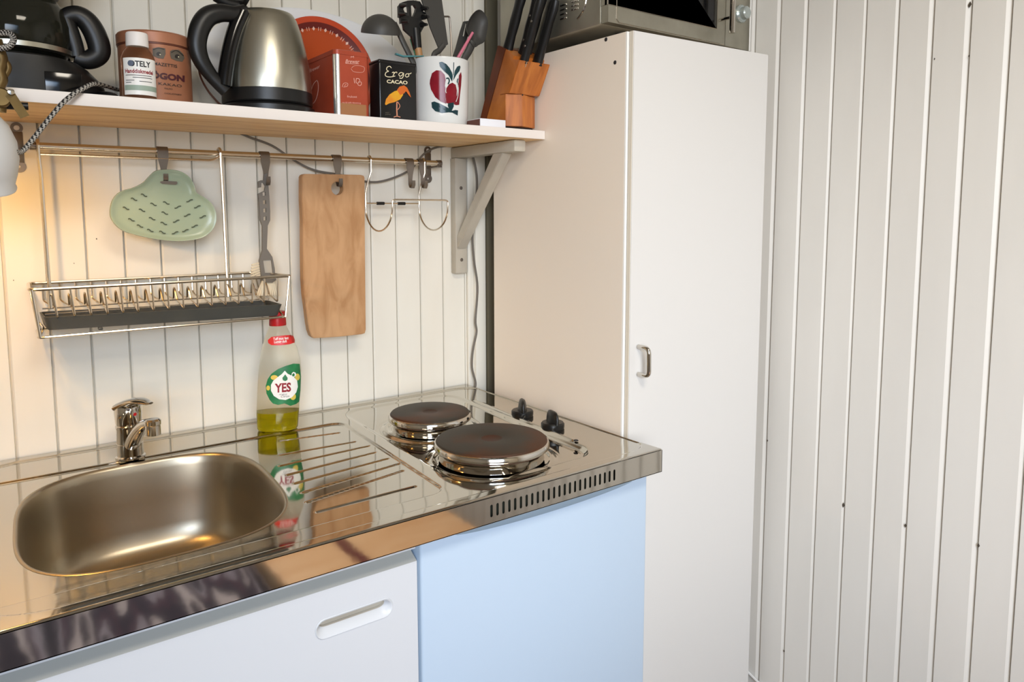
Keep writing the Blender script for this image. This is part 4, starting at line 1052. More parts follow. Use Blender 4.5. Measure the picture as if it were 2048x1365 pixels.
# spout at the right/back
bm = B(); sd_ = Vector((0.80, 0.6, 0)).normalized(); rings = []
for (dst, z, w, dpt) in ((0.0605, 0.112, 0.004, 0.004), (0.0630, 0.125, 0.012, 0.008), (0.0610, 0.142, 0.018, 0.010), (0.0560, 0.157, 0.022, 0.012), (0.050, 0.166, 0.023, 0.012)):
    c = Vector((KX, KY, SZ+z)) + sd_*(dst-dpt*0.6); n_ = Vector((-sd_.y, sd_.x, 0))
    rings.append([tuple(c + n_*w*math.cos(a) + sd_*dpt*math.sin(a)) for a in [2*PI*k/20 for k in range(20)]])
loft(bm, rings); obj('spout', bm, M['kettle'], kt, 1.0)
bm = B()
hyy = KY-0.030
hpt = [(492, 22), (470, 28), (440, 26), (415, 34), (399, 58), (394, 90), (402, 120), (420, 148), (438, 168), (452, 182)]
pts = catmull([P(a, c, 'y', hyy) for a, c in hpt], 6); tube(bm, pts, lambda t: 0.0105+0.0045*math.sin(PI*min(1, t*1.25))*(t < .8)+0.0*t, 16, flat=0.8, up=(0, 1, 0))
obj('handle', bm, M['black'], kt, 0.9)
bm = B()
pts = [P(a, c, 'y', KY-0.030) for a, c in ((486, 24), (471, 60), (460, 100), (453, 140), (449, 172))]
tube(bm, catmull(pts, 5), 0.0125, 12, flat=0.9, up=(0, 1, 0)); obj('handle_mount', bm, M['blackgloss'], kt, 0.9)
bm = B()
pts = [P(a, c, 'y', KY-0.004) for a, c in ((430, -8), (455, 6), (478, 12), (489, 22))]
tube(bm, catmull(pts, 5), 0.0085, 10, flat=0.8, up=(0, 1, 0)); obj('lid_latch', bm, M['black'], kt, 0.9)
bm = B()
rotl = rotabout((KX-0.038, KY, SZ+0.168), math.radians(-72), 'Y')
lathe(bm, [(0, 0), (0.040, 0), (0.0415, 0.002), (0.041, 0.007), (0.034, 0.010), (0, 0.011)], (KX, KY, SZ+0.166), 40, rot=rotl); obj('lid', bm, M['black'], kt, 0.8)

# kettle flex behind
bm = B(); tube(bm, path_px([(395, 110, -.03), (400, 150, -.03), (415, 180, -.05), (436, 205, -.09), (445, 212, -.1)]), 0.0018, 8)
tag(obj('kettle_cord', bm, M['tincopper_d']), 'thin brown flex hanging down behind the kettle handle', 'cord')

# platter and tray leaning on the wall
def disc_thing(name, cx, zc, a, b_, y0, tilt, prof, mats, mi, label, cat):
    t = thing(name, (cx, y0, SZ), label, cat)
    bm = B(); lathe(bm, prof, (0, 0, 0), 96, mi=mi)
    m = Matrix.Translation((cx, y0, zc)) @ Matrix.Rotation(tilt, 4, 'X') @ Matrix.Rotation(PI/2, 4, 'X') @ Matrix.Diagonal((a, b_, 1, 1))
    bmesh.ops.transform(bm, matrix=m, verts=bm.verts)
    obj('dish', bm, mats, t, 0.5); return t, m
zc = SZ+0.1115
disc_thing('serving_platter', 0.565, zc, 0.205, 0.1115, -0.019, math.radians(-6.5), [(0, 0.0), (0.55, 0.0), (0.72, 0.003), (0.80, 0.010), (0.98, 0.0125), (1.0, 0.0115), (0.985, 0.0095), (0.80, 0.006), (0.7, -0.002), (0, -0.003)],
           M['platter'], None, 'big oval white platter leaning against the wall behind the orange tray', 'platter')
ot, om = disc_thing('round_tray', 0.570, SZ+0.1035, 0.1035, 0.1035, -0.046, math.radians(-8), [(0, 0.0), (0.70, 0.0), (0.80, 0.0035), (0.90, 0.0075), (0.985, 0.0095), (1.0, 0.0085), (0.985, 0.006), (0.8, 0.0), (0, -0.003)],
           [M['orange2'], M['maroon'], M['orange'], M['orange']], [0, 0, 1, 2, 2, 2, 2, 2], 'round orange lacquered tray with a dark border of pale dots behind the kettle', 'tray')
bm = B()
def trm(a, rr, z=0.0): 
    zz = 0.0+ (rr-0.70)/0.10*0.0035 if rr < 0.8 else 0.0035+(rr-0.8)/0.1*0.004
    return om @ Vector((rr*math.cos(a), rr*math.sin(a), zz+0.0006))
nd = 44
for k in range(nd):
    a = 2*PI*k/nd
    if k % 2 == 0:
        bm.faces.new([bm.verts.new(trm(a+da, 0.79+dr_)) for da, dr_ in ((-0.035, 0), (0, -0.035), (0.035, 0), (0, 0.035))])
    else:
        for o_ in (-0.035, 0.02):
            bm.faces.new([bm.verts.new(trm(a+o_+da, 0.79+dr_)) for da, dr_ in ((0, -0.03), (0.012, -0.03), (0.012, 0.03), (0, 0.03))])
obj('dotted_border', bm, M['dotw'], ot, recalc=False)

# red tin
rt = thing('red_tin', (0.55, -0.155, SZ), 'tall red-orange rectangular tin with pale scribbled print and a highlight painted on one corner', 'tin')
rx0, rx1, ry0, ry1, rh_ = 0.5185, 0.5815, -0.222, -0.098, 0.1115
bm = B()
fp = rrect(rx0, rx1, ry0, ry1, 0.0085, 6)
rings = [[(x, y, SZ+z) for x, y in fp] for z in (0, 0.028, rh_-0.006)]
R_ = loft(bm, rings)
for f in bm.faces:
    c = f.calc_center_median()
    n_ = f.normal
    if c.z < SZ+0.028 and c.y < ry0+0.002 and len(f.verts) == 4: f.material_index = 1
    if len(f.verts) == 4 and rx0-0.001 < c.x < rx0+0.0085 and c.y < ry0+0.0085: f.material_index = 2  # front left corner gets a bright material as its highlight
rb_ = obj('tin_body', bm, [M['redtin'], M['redtin'], M['tin_glint']], rt, 0.9)
bm = B(); fp2 = rrect(rx0-0.0008, rx1+0.0008, ry0-0.0008, ry1+0.0008, 0.009, 6)
loft(bm, [[(x, y, SZ+z) for x, y in fp2] for z in (rh_-0.008, rh_-0.0008)] + [[(x, y, SZ+rh_) for x, y in rrect(rx0+0.001, rx1-0.001, ry0+0.001, ry1-0.001, 0.0085, 6)]]); obj('lid', bm, M['redtin'], rt, 0.6)
bm = B()
fm = lambda off: (lambda zx, zy: tuple(P(600+zx/5.933, 20+zy/5.933, 'y', ry0-off)))
sm = lambda off: (lambda zx, zy: tuple(P(600+zx/5.933, 20+zy/5.933, 'x', rx0-off)))
text(bm, 'Brewer', 62, lambda u, v: fm(0.0006)(535+u, 628-v+u*0.04), bold=0.01, shear=0.25, mi=0, sx=0.88)
stroke(bm, [(540, 634), (620, 640), (700, 640)], 5, fm(0.0006)); stroke(bm, [(605, 570), (607, 550), (620, 560), (635, 548), (638, 572)], 5, fm(0.0006))
stroke(bm, [(612, 690), (640, 665), (700, 662), (755, 675), (765, 705), (745, 738), (680, 740), (630, 728), (605, 695)], 4, fm(0.0006))
stroke(bm, [(640, 808), (645, 850), (652, 870)], 7, fm(0.0006)); stroke(bm, [(665, 815), (700, 818), (708, 850), (680, 870), (664, 850), (668, 818)], 7, fm(0.0006)); stroke(bm, [(690, 850), (728, 860), (720, 895), (690, 890), (686, 868)], 6, fm(0.0006))
stroke(bm, [(500, 915), (520, 870), (565, 872), (560, 905), (515, 915)], 5, fm(0.0006)); stroke(bm, [(530, 905), (535, 890), (552, 886)], 5, fm(0.0006))
text(bm, 'frukost', 40, lambda u, v: fm(0.0006)(560+u, 1040-v+u*0.03), mi=0, sx=1.0)
text(bm, 'tea & kaffe blandning', 26, lambda u, v: fm(0.0006)(500+u, 1105-v+u*0.04), mi=0, sx=1.02)
obj('front_print', bm, [M['palered'], M['palered']], rb_, recalc=False); bm = B()
text(bm, 'Brewer', 60, lambda u, v: sm(0.0006)(108+u*0.86, 748-v-u*0.42), bold=0.01, shear=0.2, mi=1, sx=0.8)
stroke(bm, [(205, 830), (160, 880), (130, 970), (125, 1060), (150, 1110), (190, 1060), (215, 960), (215, 870), (200, 830)], 8, sm(0.0006), 1)
obj('side_print', bm, [M['palered'], M['palered']], rb_, recalc=False)
bm = B(); box(bm, rx0+0.009, rx1-0.008, ry0-0.0004, ry0+0.001, SZ+0.0015, SZ+0.024); obj('lower_print', bm, M['redtin_low'], rb_)

# black Ergo tin
et = thing('cacao_box_tin', (0.636, -0.205, SZ), 'black rectangular cacao tin with a yellow wading bird and cream lettering', 'tin')
ex0, ex1, ey0, ey1, eh = 0.5985, 0.6725, -0.2225, -0.184, 0.1045
bm = B(); box(bm, ex0, ex1, ey0, ey1, SZ, SZ+eh-0.004, 0.003, 3); eb = obj('tin_body', bm, M['tin_black'], et, 0.7)
bm = B(); box(bm, ex0-0.0006, ex1+0.0006, ey0-0.0006, ey1+0.0006, SZ+eh-0.007, SZ+eh, 0.003, 3); obj('lid', bm, M['tin_black'], et, 0.7)
bm = B()
em = lambda off: (lambda zx, zy: tuple(P(600+zx/5.933, 20+zy/5.933, 'y', ey0-off)))
for st_ in ([(1085, 690), (1065, 668), (1035, 680), (1028, 710), (1050, 728), (1022, 740), (1012, 775), (1036, 792), (1080, 794), (1130, 784)],
            [(1092, 745), (1112, 738), (1112, 760), (1104, 784)], [(1110, 766), (1128, 742), (1146, 738), (1150, 750)],
            [(1226, 750), (1196, 742), (1172, 764), (1186, 786), (1214, 772), (1228, 748), (1226, 785), (1206, 812), (1180, 806)],
            [(1286, 756), (1262, 760), (1250, 782), (1268, 796), (1292, 782), (1286, 758), (1304, 758), (1322, 746)]):
    stroke(bm, st_, 9, em(0.0008), 0)
text(bm, 'CACAO', 58, lambda u, v: em(0.0008)(1028+u, 866-v+u*0.070), bold=0.03, mi=0, sx=1.2)
decal(bm, [(1008, 1118), (1020, 1060), (1060, 1005), (1120, 965), (1190, 945), (1225, 960), (1222, 1010), (1190, 1060), (1120, 1095), (1060, 1108), (1020, 1130)], em(0.0008), 3, 1)
decal(bm, [(1150, 950), (1180, 910), (1235, 895), (1262, 915), (1265, 955), (1235, 990), (1190, 1010)], em(0.0010), 3, 2)
decal(bm, [(1240, 905), (1270, 920), (1300, 980), (1318, 1040), (1290, 1010), (1255, 960)], em(0.0012), 2, 2)
stroke(bm, [(1150, 1090), (1148, 1180), (1152, 1255)], 14, em(0.0008), 3, False); stroke(bm, [(1160, 1090), (1185, 1140), (1160, 1185)], 8, em(0.0008), 3)
stroke(bm, [(1112, 1272), (1150, 1262), (1192, 1272)], 9, em(0.0008), 3)
text(bm, 'RENT', 20, lambda u, v: em(0.0008)(1012+u, 1226-v), mi=4); text(bm, 'pulver', 26, lambda u, v: em(0.0008)(1012+u, 1246-v), mi=4)
obj('printing', bm, [M['cream'], M['yellow'], M['orangep'], M['pinkp'], M['eyegrey']], eb, recalc=False)

# ceramic pot with painted fruit
PX, PY = 0.7480, -0.180
pt = thing('utensil_pot', (PX, PY, SZ), 'white ceramic pot painted with dark red fruit and leaves, holding kitchen tools', 'pot')
bm = B(); pr = [(0, 0), (0.041, 0), (0.045, 0.0015), (0.0485, 0.007), (0.0505, 0.020), (0.0525, 0.080), (0.0535, 0.120), (0.0532, 0.1225), (0.0515, 0.1235), (0.0498, 0.1225), (0.0492, 0.118), (0.047, 0.02), (0.04, 0.008), (0, 0.007)]
lathe(bm, pr, (PX, PY, SZ), 72); pb = obj('pot_body', bm, M['white'], pt, 0.9)
def on_pot(px, py, off=0.0004):
    rr = 0.0525
    for _ in range(4):
        q = Pcyl(px, py, PX, PY, rr+off); z = q.z-SZ
        rr = np.interp(z, [0.0015, 0.007, 0.020, 0.080, 0.120], [0.045, 0.0485, 0.0505, 0.0525, 0.0535])
    return tuple(Pcyl(px, py, PX, PY, rr+off))
pm = lambda off: (lambda u, v: on_pot(720+u/5.25, v/5.25, off))
bm = B()
decal(bm, [(735, 840), (755, 770), (800, 738), (850, 742), (890, 785), (900, 840), (892, 900), (905, 965), (900, 1040), (905, 1090), (850, 1070), (790, 1020), (745, 940), (732, 880)], pm(0.0005), 6, 0)
decal(bm, [(905, 930), (935, 885), (970, 868), (1005, 890), (1018, 950), (1012, 1030), (985, 1090), (945, 1095), (905, 1080), (900, 1000)], pm(0.0007), 5, 0)
decal(bm, [(1040, 790), (1062, 755), (1068, 800), (1062, 900), (1050, 1000), (1042, 1100), (1010, 1105), (985, 1095), (1010, 1040), (1028, 960), (1035, 860)], pm(0.0009), 4, 0)
decal(bm, [(830, 655), (860, 648), (905, 672), (940, 712), (965, 760), (975, 800), (968, 860), (930, 790), (880, 745), (840, 700)], pm(0.0006), 4, 1)
decal(bm, [(1048, 688), (1056, 705), (1045, 745), (1010, 790), (978, 850), (985, 800), (995, 745), (1020, 700)], pm(0.0006), 4, 1)
stroke(bm, [(985, 655), (984, 720), (980, 790)], 7, pm(0.0008), 1)
stroke(bm, [(905, 825), (928, 822), (938, 850), (925, 885)], 14, pm(0.0008), 1); stroke(bm, [(1030, 825), (1022, 855), (1030, 890)], 10, pm(0.0010), 1)
decal(bm, [(750, 1075), (780, 1066), (850, 1092), (920, 1130), (970, 1165), (985, 1185), (930, 1180), (860, 1188), (790, 1168), (755, 1130)], pm(0.0006), 4, 1)
decal(bm, [(925, 1085), (985, 1075), (985, 1120), (965, 1160), (935, 1145), (922, 1110)], pm(0.0009), 3, 1)
decal(bm, [(945, 1170), (1000, 1155), (1030, 1160), (1026, 1215), (1000, 1200)], pm(0.0007), 3, 1)
stroke(bm, [(905, 905), (900, 960), (908, 975)], 8, pm(0.0010), 2); stroke(bm, [(1020, 870), (1033, 930), (1028, 1010), (1008, 1070)], 6, pm(0.0012), 2)
obj('painted_fruit', bm, [M['fruit'], M['leaf'], M['white']], pb, recalc=False)

# tools in the pot
ZB = SZ+0.02
def Q(px, py, y=PY): return P(px, py, 'y', y)
ld = thing('soup_ladle', Q(800, 110), 'dark grey nylon ladle, bowl turned down, leftmost big tool in the ceramic pot', 'ladle')
bm = B()
c = Q(761, 68, -0.175); rings = []
up = (Q(759, 30, -0.175) - c); upn = up.normalized()
lathe(bm, [(0.0345*math.cos(a), 0.0335*math.sin(a)) for a in [k*PI/20 for k in range(11)]] + [(0.0325*math.cos(a), 0.0318*math.sin(a)) for a in [PI/2-k*PI/20 for k in range(0, 11)]], (0, 0, 0), 40,
      rot=Matrix.Translation(c) @ Vector((-0.08, -0.26, 1)).normalized().to_track_quat('Z', 'Y').to_matrix().to_4x4())
obj('bowl', bm, M['grey_pl'], ld, 1.0)
bm = B(); tube(bm, catmull([Q(788, 46, -.175), Q(797, 64, -.175), Q(808, 88, -.178), Q(820, 112, -.18), Vector((0.722, -0.18, ZB+0.04))], 6), lambda t: 0.0055, 10, flat=0.6, up=(0, 1, 0)); obj('handle', bm, M['grey_pl'], ld, 0.9)

ps = thing('pasta_server', Q(828, 60), 'black slotted pasta server with wooden handle in the ceramic pot', 'pasta server')
def ZP(pts, y): return [P(720+a/5.25, c/5.25, 'y', y) for a, c in pts]
bm = B()
out = [(410, 60), (440, 25), (500, 6), (560, 2), (630, 15), (655, 55), (690, 60), (652, 75), (690, 100), (650, 110), (700, 140), (690, 152), (652, 145), (700, 200), (640, 210), (695, 250), (670, 285), (640, 340), (620, 370), (640, 520), (580, 520), (545, 380), (500, 340), (468, 310), (455, 240), (432, 245), (428, 180), (412, 178)]
slab(bm, [ZP(out, -0.172), ZP([(455, 95), (475, 62), (505, 58), (515, 160), (500, 165), (470, 130)], -0.172), ZP([(535, 55), (570, 50), (592, 85), (585, 120), (560, 175), (542, 172)], -0.172)], (0, 0.007, 0))
for a, c in ((430, 60), (425, 150), (450, 230), (650, 90), (655, 180), (640, 260)):
    q = P(720+a/5.25, c/5.25, 'y', -0.170); tube(bm, [q, q+Vector((0, -0.022, -0.004))], lambda t: 0.0048*(1-0.5*t), 8)
tube(bm, [P(720+590/5.25, 300/5.25, 'y', -0.169), P(720+610/5.25, 520/5.25, 'y', -0.173)], lambda t: 0.0085-0.001*t, 12, flat=0.7, up=(0, 1, 0))
obj('head', bm, M['black'], ps, 0.7)
bm = B(); tube(bm, [Q(836, 97, -.173), Q(840, 120, -.175), Vector((0.752, -0.18, ZB+0.03))], 0.0068, 14); obj('wooden_handle', bm, M['handlewood'], ps)

sp = thing('turner', Q(880, 50), 'long dark grey nylon turner blade rising out of the picture from the pot', 'spatula')
bm = B(); slab(bm, [ZP([(600, -160), (820, -160), (860, 0), (925, 465), (850, 520), (826, 500), (740, 290), (650, 0)], -0.178)], (0, 0.003, 0)); obj('blade', bm, M['grey_pl'], sp, 0.5)
bm = B(); tube(bm, catmull([P(720+880/5.25, 470/5.25, 'y', -.177), P(720+830/5.25, 530/5.25, 'y', -.177), P(720+770/5.25, 605/5.25, 'y', -.178), Vector((0.733, -0.175, ZB+0.05))], 5), 0.0055, 10, flat=0.6, up=(0, 1, 0)); obj('handle', bm, M['grey_pl'], sp, 0.9)

bm = B(); tube(bm, fillet([Q(888, 33, -.165), Q(899, 33, -.165), Q(901, 60, -.165), Q(904, 118, -.167), (0.770, -0.172, ZB+0.04)], 0.004), 0.0017, 8)
tag(obj('metal_skewer', bm, M['hook']), 'thin bent metal rod with hooked tip beside the turner in the pot', 'skewer')

s2 = thing('slotted_spatula', Q(920, 80), 'narrow dark grey spatula with a slot, half hidden behind the big spoon', 'spatula')
bm = B(); slab(bm, [ZP([(1090, 225), (1140, 218), (1165, 300), (1120, 420), (1060, 560), (1025, 640), (965, 640), (1010, 500), (1055, 330)], -0.160), ZP([(1090, 330), (1112, 240), (1122, 245), (1095, 385), (1080, 380)], -0.160)], (0, 0.003, 0)); obj('blade', bm, M['grey_pl'], s2, 0.5)
bm = B(); tube(bm, [P(720+990/5.25, 610/5.25, 'y', -.160), Vector((0.765, -0.172, ZB+0.04))], 0.0055, 8, flat=.6, up=(0, 1, 0)); obj('handle', bm, M['grey_pl'], s2)

bs = thing('serving_spoon', Q(955, 50), 'large dark grey nylon serving spoon leaning to the right in the pot', 'spoon')
bm = B(); oc = [(1215, 112), (1260, 108), (1305, 150), (1330, 205), (1335, 260), (1322, 350), (1297, 440), (1240, 475), (1195, 500), (1150, 450), (1130, 380), (1105, 300), (1130, 220), (1165, 160)]
op = catmull([P(720+a/5.25, c/5.25, 'y', -0.185) for a, c in oc], 4, True); cc = P(720+1225/5.25, 300/5.25, 'y', -0.185)
loft(bm, [[tuple(cc+(p-cc)*t+Vector((0, dyy, 0))) for p in op] for t, dyy in ((0.2, 0.010), (0.6, 0.008), (0.9, 0.002), (1.0, -0.003), (0.97, -0.004), (0.88, 0.0), (0.6, 0.006), (0.2, 0.008))]); obj('bowl', bm, M['grey_pl'], bs, 1.0)
bm = B(); tube(bm, catmull([P(720+1185/5.25, 440/5.25, 'y', -.183), P(720+1140/5.25, 540/5.25, 'y', -.182), P(720+1085/5.25, 640/5.25, 'y', -.181), Vector((0.770, -0.182, ZB+0.05))], 5), lambda t: 0.0085-0.002*t, 12, flat=0.5, up=(0, 1, 0)); obj('handle', bm, M['grey_pl'], bs, 0.9)

bm = B(); tube(bm, [P(945.5, 65, 'y', -.200), P(928, 95, 'y', -.197), P(914, 119, 'y', -.195), Vector((0.765, -0.190, ZB+0.03))], lambda t: 0.0026+0.0010*t, 8)
tag(obj('pink_stick', bm, M['pink_s']), 'pink plastic stick standing in the pot in front of the big spoon', 'stick')
for i, (a, b_, c, d_) in enumerate(((821, 78, 827, 120), (826, 84, 833, 120))):
    bm = B(); tube(bm, [P(a, b_, 'y', -.152), Vector((0.7125+0.005*i, -.158, SZ+.121)), Vector((0.722+0.006*i, -0.165, ZB+0.03))], 0.0019, 8)
    tag(obj('green_stick', bm, M['green_s']), ['mint green plastic stick in the pot beside the ladle handle, the left of two', 'mint green plastic stick in the pot touching the pasta server, the right of two'][i], 'stick', 'green sticks in the pot')
bm = B(); tube(bm, [P(791, 108, 'y', -.190), P(806, 113, 'y', -.190), Vector((0.7045, -0.190, SZ+.1265)), Vector((0.722, -0.188, ZB+0.06))], lambda t: 0.0036-0.001*t, 8, flat=.6)
tag(obj('teal_stick', bm, M['teal_s']), 'short teal plastic handle poking out over the left rim of the pot', 'stick')

# matchbox
mb = thing('matchbox', (0.817, -0.235, SZ), 'small white matchbox with brown side lying on the shelf beside the knife block', 'matchbox')
bm = B(); box(bm, 0.789, 0.8465, -0.252, -0.205, SZ, SZ+0.0148, 0.0005); obj('sleeve', bm, M['matchw'], mb, 0.5)
bm = B(); box(bm, 0.7884, 0.7892, -0.250, -0.207, SZ+0.001, SZ+0.0138); obj('striking_side', bm, M['matchb'], mb)

# knife block
kbk = thing('knife_block', (0.89, -0.2, SZ), 'slanted orange-brown wooden knife block at the right end of the shelf', 'knife block')
kx0, kx1 = 0.8545, 0.9285
def yz_prism(bm, yz, x0, x1): 
    prism(bm, [(x0, y, z) for y, z in yz], (x1-x0, 0, 0))
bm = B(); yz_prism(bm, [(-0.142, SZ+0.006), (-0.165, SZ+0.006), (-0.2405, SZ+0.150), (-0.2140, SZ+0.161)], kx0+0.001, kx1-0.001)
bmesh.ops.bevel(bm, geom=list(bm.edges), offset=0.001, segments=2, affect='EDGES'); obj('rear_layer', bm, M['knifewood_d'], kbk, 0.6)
bm = B(); yz_prism(bm, [(-0.1655, SZ+0.006), (-0.1995, SZ+0.006), (-0.2215, SZ+0.066), (-0.2685, SZ+0.132), (-0.2410, SZ+0.149)], kx0+0.0005, kx1)
bmesh.ops.bevel(bm, geom=list(bm.edges), offset=0.001, segments=2, affect='EDGES'); obj('middle_layer', bm, M['knifewood'], kbk, 0.6)
bm = B(); yz_prism(bm, [(-0.222, SZ+0.0665), (-0.2525, SZ+0.0665), (-0.2850, SZ+0.122), (-0.2620, SZ+0.1275)], kx0, kx1)
bmesh.ops.bevel(bm, geom=list(bm.edges), offset=0.001, segments=2, affect='EDGES')
fl_ = obj('front_layer', bm, M['knifewood'], kbk, 0.6)
bm = B(); q = Vector(P(1045, 190, 'y', -0.2540)); lathe(bm, [(0, 0.0004), (0.0016, 0.0004), (0.0018, 0)], (0, 0, 0), 12, rot=Matrix.Translation(q) @ Matrix.Rotation(PI/2, 4, 'X')); obj('dowel_hole', bm, M['ink'], kbk)
bm = B(); prism(bm, [(kx0, -0.200, SZ+0.006), (kx0, -0.2420, SZ+0.006), (kx0+0.030, -0.2540, SZ+0.006), (kx1, -0.2380, SZ+0.006), (kx1, -0.200, SZ+0.006)], (0, 0, 0.060))
bmesh.ops.bevel(bm, geom=list(bm.edges), offset=0.0008, segments=2, affect='EDGES'); obj('foot_block', bm, M['knifewood'], kbk, 0.4)
bm = B(); box(bm, kx0+0.004, kx1-0.004, -0.235, -0.125, SZ, SZ+0.007); obj('base_pad', bm, M['ink'], kbk)
kn = [(0.8660, -0.232, 0.150, 0.0125), (0.8865, -0.252, 0.138, 0.0130), (0.9065, -0.272, 0.122, 0.0125), (0.8720, -0.2755, 0.121, 0.0085), (0.9075, -0.238, 0.146, 0.0120)]
klab = ['black-handled knife in the back left slot of the wooden block', 'black-handled knife in the middle of the wooden block', 'black-handled knife in the front right slot of the wooden block', 'slimmer black-handled knife in the front left slot of the wooden block', 'black-handled knife in the back right slot of the wooden block']
for i, (x, y, z, w) in enumerate(kn):
    ax = Vector((0.0, -0.44, 0.90)).normalized(); base = Vector((x, y, SZ+z))
    t = thing('kitchen_knife', base, klab[i], 'knife', 'knives in the wooden block')
    bm = B()
    pts = [base+ax*s for s in (0.0, 0.012, 0.03, 0.055, 0.08, 0.105, 0.120)]
    ws = [1.0, 0.9, 0.82, 0.95, 0.85, 1.05, 0.75]
    rings = []
    for p, k in zip(pts, ws):
        n_ = Vector((0, 0.90, 0.44))
        rings.append([tuple(p + Vector((1, 0, 0))*0.0088*k**0.5*math.cos(a) + n_*w*k*math.sin(a)) for a in [2*PI*j/16 for j in range(16)]])
    loft(bm, rings); obj('handle', bm, M['black'], t, 0.9)
    bm = B(); n_ = Vector((0, 0.90, 0.44)); b0 = base - ax*0.006
    prism(bm, [tuple(b0 + n_*-0.008 + Vector((-.0008, 0, 0))), tuple(b0+n_*0.008+ Vector((-.0008, 0, 0))), tuple(base+n_*0.009+ax*0.004+ Vector((-.0008, 0, 0))), tuple(base-n_*0.009+ax*0.004+ Vector((-.0008, 0, 0)))], (0.0016, 0, 0)); obj('blade', bm, M['chrome'], t)
    if i in (1, 3):
        for s in (0.03, 0.075):
            bm = B(); q = base+ax*s+Vector((-0.0080, 0, 0)); lathe(bm, [(0, 0.0005), (0.0022, 0.0004), (0.0025, 0)], (0, 0, 0), 10, rot=Matrix.Translation(q) @ Matrix.Rotation(-PI/2, 4, 'Y'))
            obj('rivet', bm, M['hook'], t)

# ------------------------------------------------------------------ clamp lamp at the left end of the shelf
LX, LY, LZ_ = 0.0135, -0.305, 1.368
lp = thing('clamp_lamp', (LX, LY, 1.45), 'small grey-shaded lamp with a brass clamp on the front edge of the shelf', 'lamp')
tl = Matrix.Translation((LX, LY, LZ_)) @ Matrix.Rotation(math.radians(8), 4, 'Y') @ Matrix.Rotation(math.radians(20), 4, 'X')
bm = B(); lathe(bm, [(0.0, 0.056), (0.012, 0.055), (0.026, 0.049), (0.040, 0.036), (0.050, 0.018), (0.0545, -0.002), (0.0545, -0.020), (0.0530, -0.036), (0.0555, -0.039), (0.0552, -0.041), (0.0515, -0.037), (0.0530, -0.018), (0.0525, -0.002), (0.048, 0.016), (0.038, 0.033), (0.024, 0.046), (0.0, 0.052)], (0, 0, 0), 56, rot=tl)
obj('shade', bm, M['shade'], lp, 0.9)
bm = B(); lathe(bm, [(0, 0.050), (0.012, 0.048), (0.012, 0.030), (0.016, 0.020), (0.0205, 0.008), (0.019, -0.004), (0.012, -0.012), (0, -0.014)], (0, 0, 0), 24, rot=tl); obj('bulb', bm, M['bulb'], lp, 0.9)
bm = B(); tube(bm, [tl @ Vector((0, 0, 0.054)), tl @ Vector((0, 0, 0.075)), Vector((LX-0.004, -0.292, 1.447))], 0.006, 12); obj('swivel_arm', bm, M['brass'], lp)
bm = B()
for pts, rr in (([(-8, 80), (-2, 100), (4, 120), (0, 140), (4, 160), (-2, 176), (2, 196), (0, 224)], 0.0065), ([(-4, 116), (12, 124), (17, 138), (6, 158)], 0.0035)):
    tube(bm, catmull([P(a, c, 'y', -0.288) for a, c in pts], 4), rr, 12)
q = P(0, 196, 'y', -0.292); lathe(bm, [(0, -0.010), (0.010, -0.010), (0.012, -0.007), (0.012, 0.007), (0.010, 0.010), (0, 0.010)], (0, 0, 0), 24, rot=Matrix.Translation(q) @ Matrix.Rotation(PI/2, 4, 'X'))
obj('clamp', bm, M['brass'], lp, 0.9)
bm = B(); a_, b__ = P(20, 188, 'y', -0.303), P(50, 234, 'y', -0.300); dd = (b__-a_); w_ = Vector((-dd.z, 0, dd.x)).normalized()*0.0052
prism(bm, [tuple(a_+w_), tuple(a_-w_), tuple(b__-w_), tuple(b__+w_)], (0, 0.0022, 0)); obj('clamp_lever', bm, M['brass'], lp)
bm = B(); tube(bm, [P(-12, 210, 'y', -0.2835), P(56, 213, 'y', -0.2835)], 0.0048, 12); obj('clamp_pad', bm, M['black'], lp)
bm = B(); a_ = P(22, 184, 'y', -0.306); lathe(bm, [(0, 0.003), (0.0035, 0.0025), (0.004, 0), (0, 0)], (0, 0, 0), 16, rot=Matrix.Translation(a_) @ Matrix.Rotation(PI/2, 4, 'X')); obj('clamp_screw', bm, M['chrome'], lp)
def cord_mi(i, k): return 1 if ((i*1.0 + abs(k-5)*0.9) % 3.0) < 1.7 else 0
bm = B()
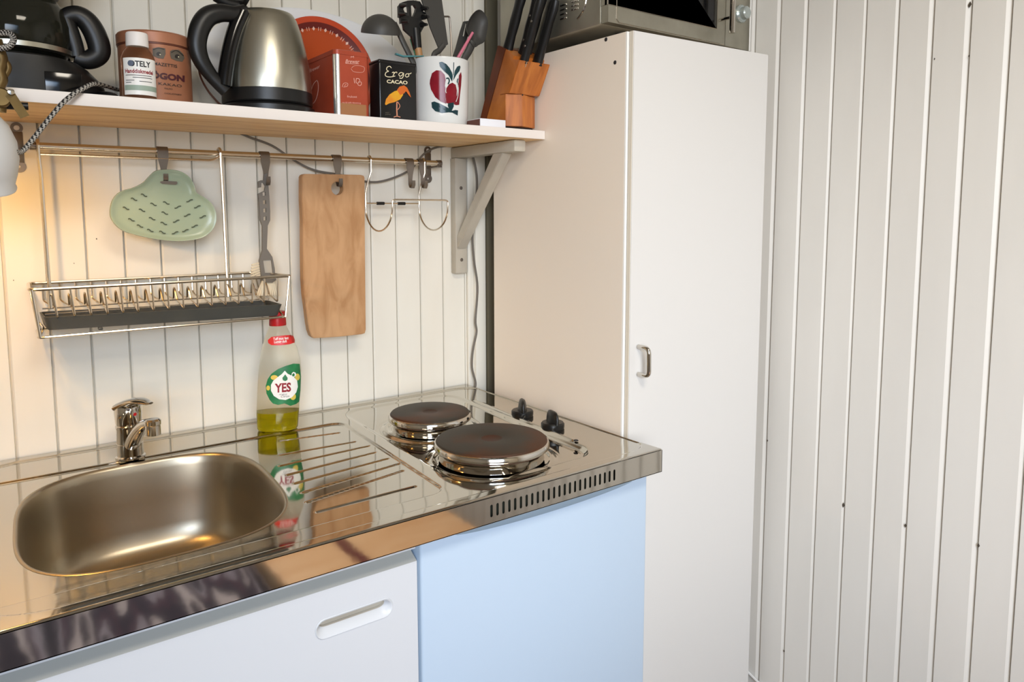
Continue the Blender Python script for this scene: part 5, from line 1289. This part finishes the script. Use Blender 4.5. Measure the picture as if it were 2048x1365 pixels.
cp = [P(a, c, 'y', y) for a, c, y in ((262, 186, -.05), (230, 178, -.12), (193, 168, -.238), (168, 176, -.268), (132, 200, -.284), (98, 238, -.290), (68, 276, -.298), (44, 303, -.308), (28, 300, -.320), (12, 272, -.330))]
tube(bm, catmull(cp, 14), 0.0030, 10, mi=cord_mi)
cp = [P(a, c, 'y', -0.300) for a, c in ((-22, 72), (0, 66), (20, 68), (27, 80), (18, 93), (0, 97), (-20, 100))]
tube(bm, catmull(cp, 10), 0.0036, 10, mi=cord_mi)
obj('fabric_cord', bm, [M['cord_w'], M['cord_b']], lp, 1.0)
pl = bpy.data.lights.new('lamp_bulb_light', 'POINT'); pl.energy = LAMP_E; pl.color = LAMP_C; pl.shadow_soft_size = 0.012
plo = bpy.data.objects.new('lamp_bulb_light', pl); COL.objects.link(plo); plo.location = tl @ Vector((0, 0, -0.033)); plo.parent = lp; plo.matrix_parent_inverse = lp.matrix_basis.inverted()

# ------------------------------------------------------------------ the room opposite, seen mirrored in the steel
ch = thing('pine_chest', (1.0, -1.9, 0), 'low pine chest near the right wall, seen only mirrored in the worktop edge', 'chest')
bm = B(); box(bm, 0.57, 1.075, -2.14, -1.26, 0.02, 0.41, 0.004); obj('box', bm, M['pine'], ch)
bm = B(); box(bm, 0.56, 1.085, -2.15, -1.25, 0.412, 0.44, 0.006); obj('lid', bm, M['pine'], ch)
bm = B(); box(bm, 0.735, 0.765, -2.14, -1.248, 0.4395, 0.4425); obj('red_band', bm, M['redband'], ch)  # added band standing in for a reddish gap mirrored in the steel
sf = thing('clothes_stand_in', (0.1, -1.95, 0), 'added chair shape with dark stripes, stand-in for clothes mirrored in the worktop edge', 'clothes_stand_in')  # made-up seat standing in for a person's striped clothes in the reflection
bm = B(); box(bm, -0.75, 0.548, -2.25, -1.25, 0.03, 0.44, 0.05, 4); obj('seat', bm, M['stripes'], sf, 0.9)
bm = B(); box(bm, -0.75, 0.548, -2.45, -2.20, 0.03, 0.84, 0.06, 4); obj('backrest', bm, M['stripes'], sf, 0.9)
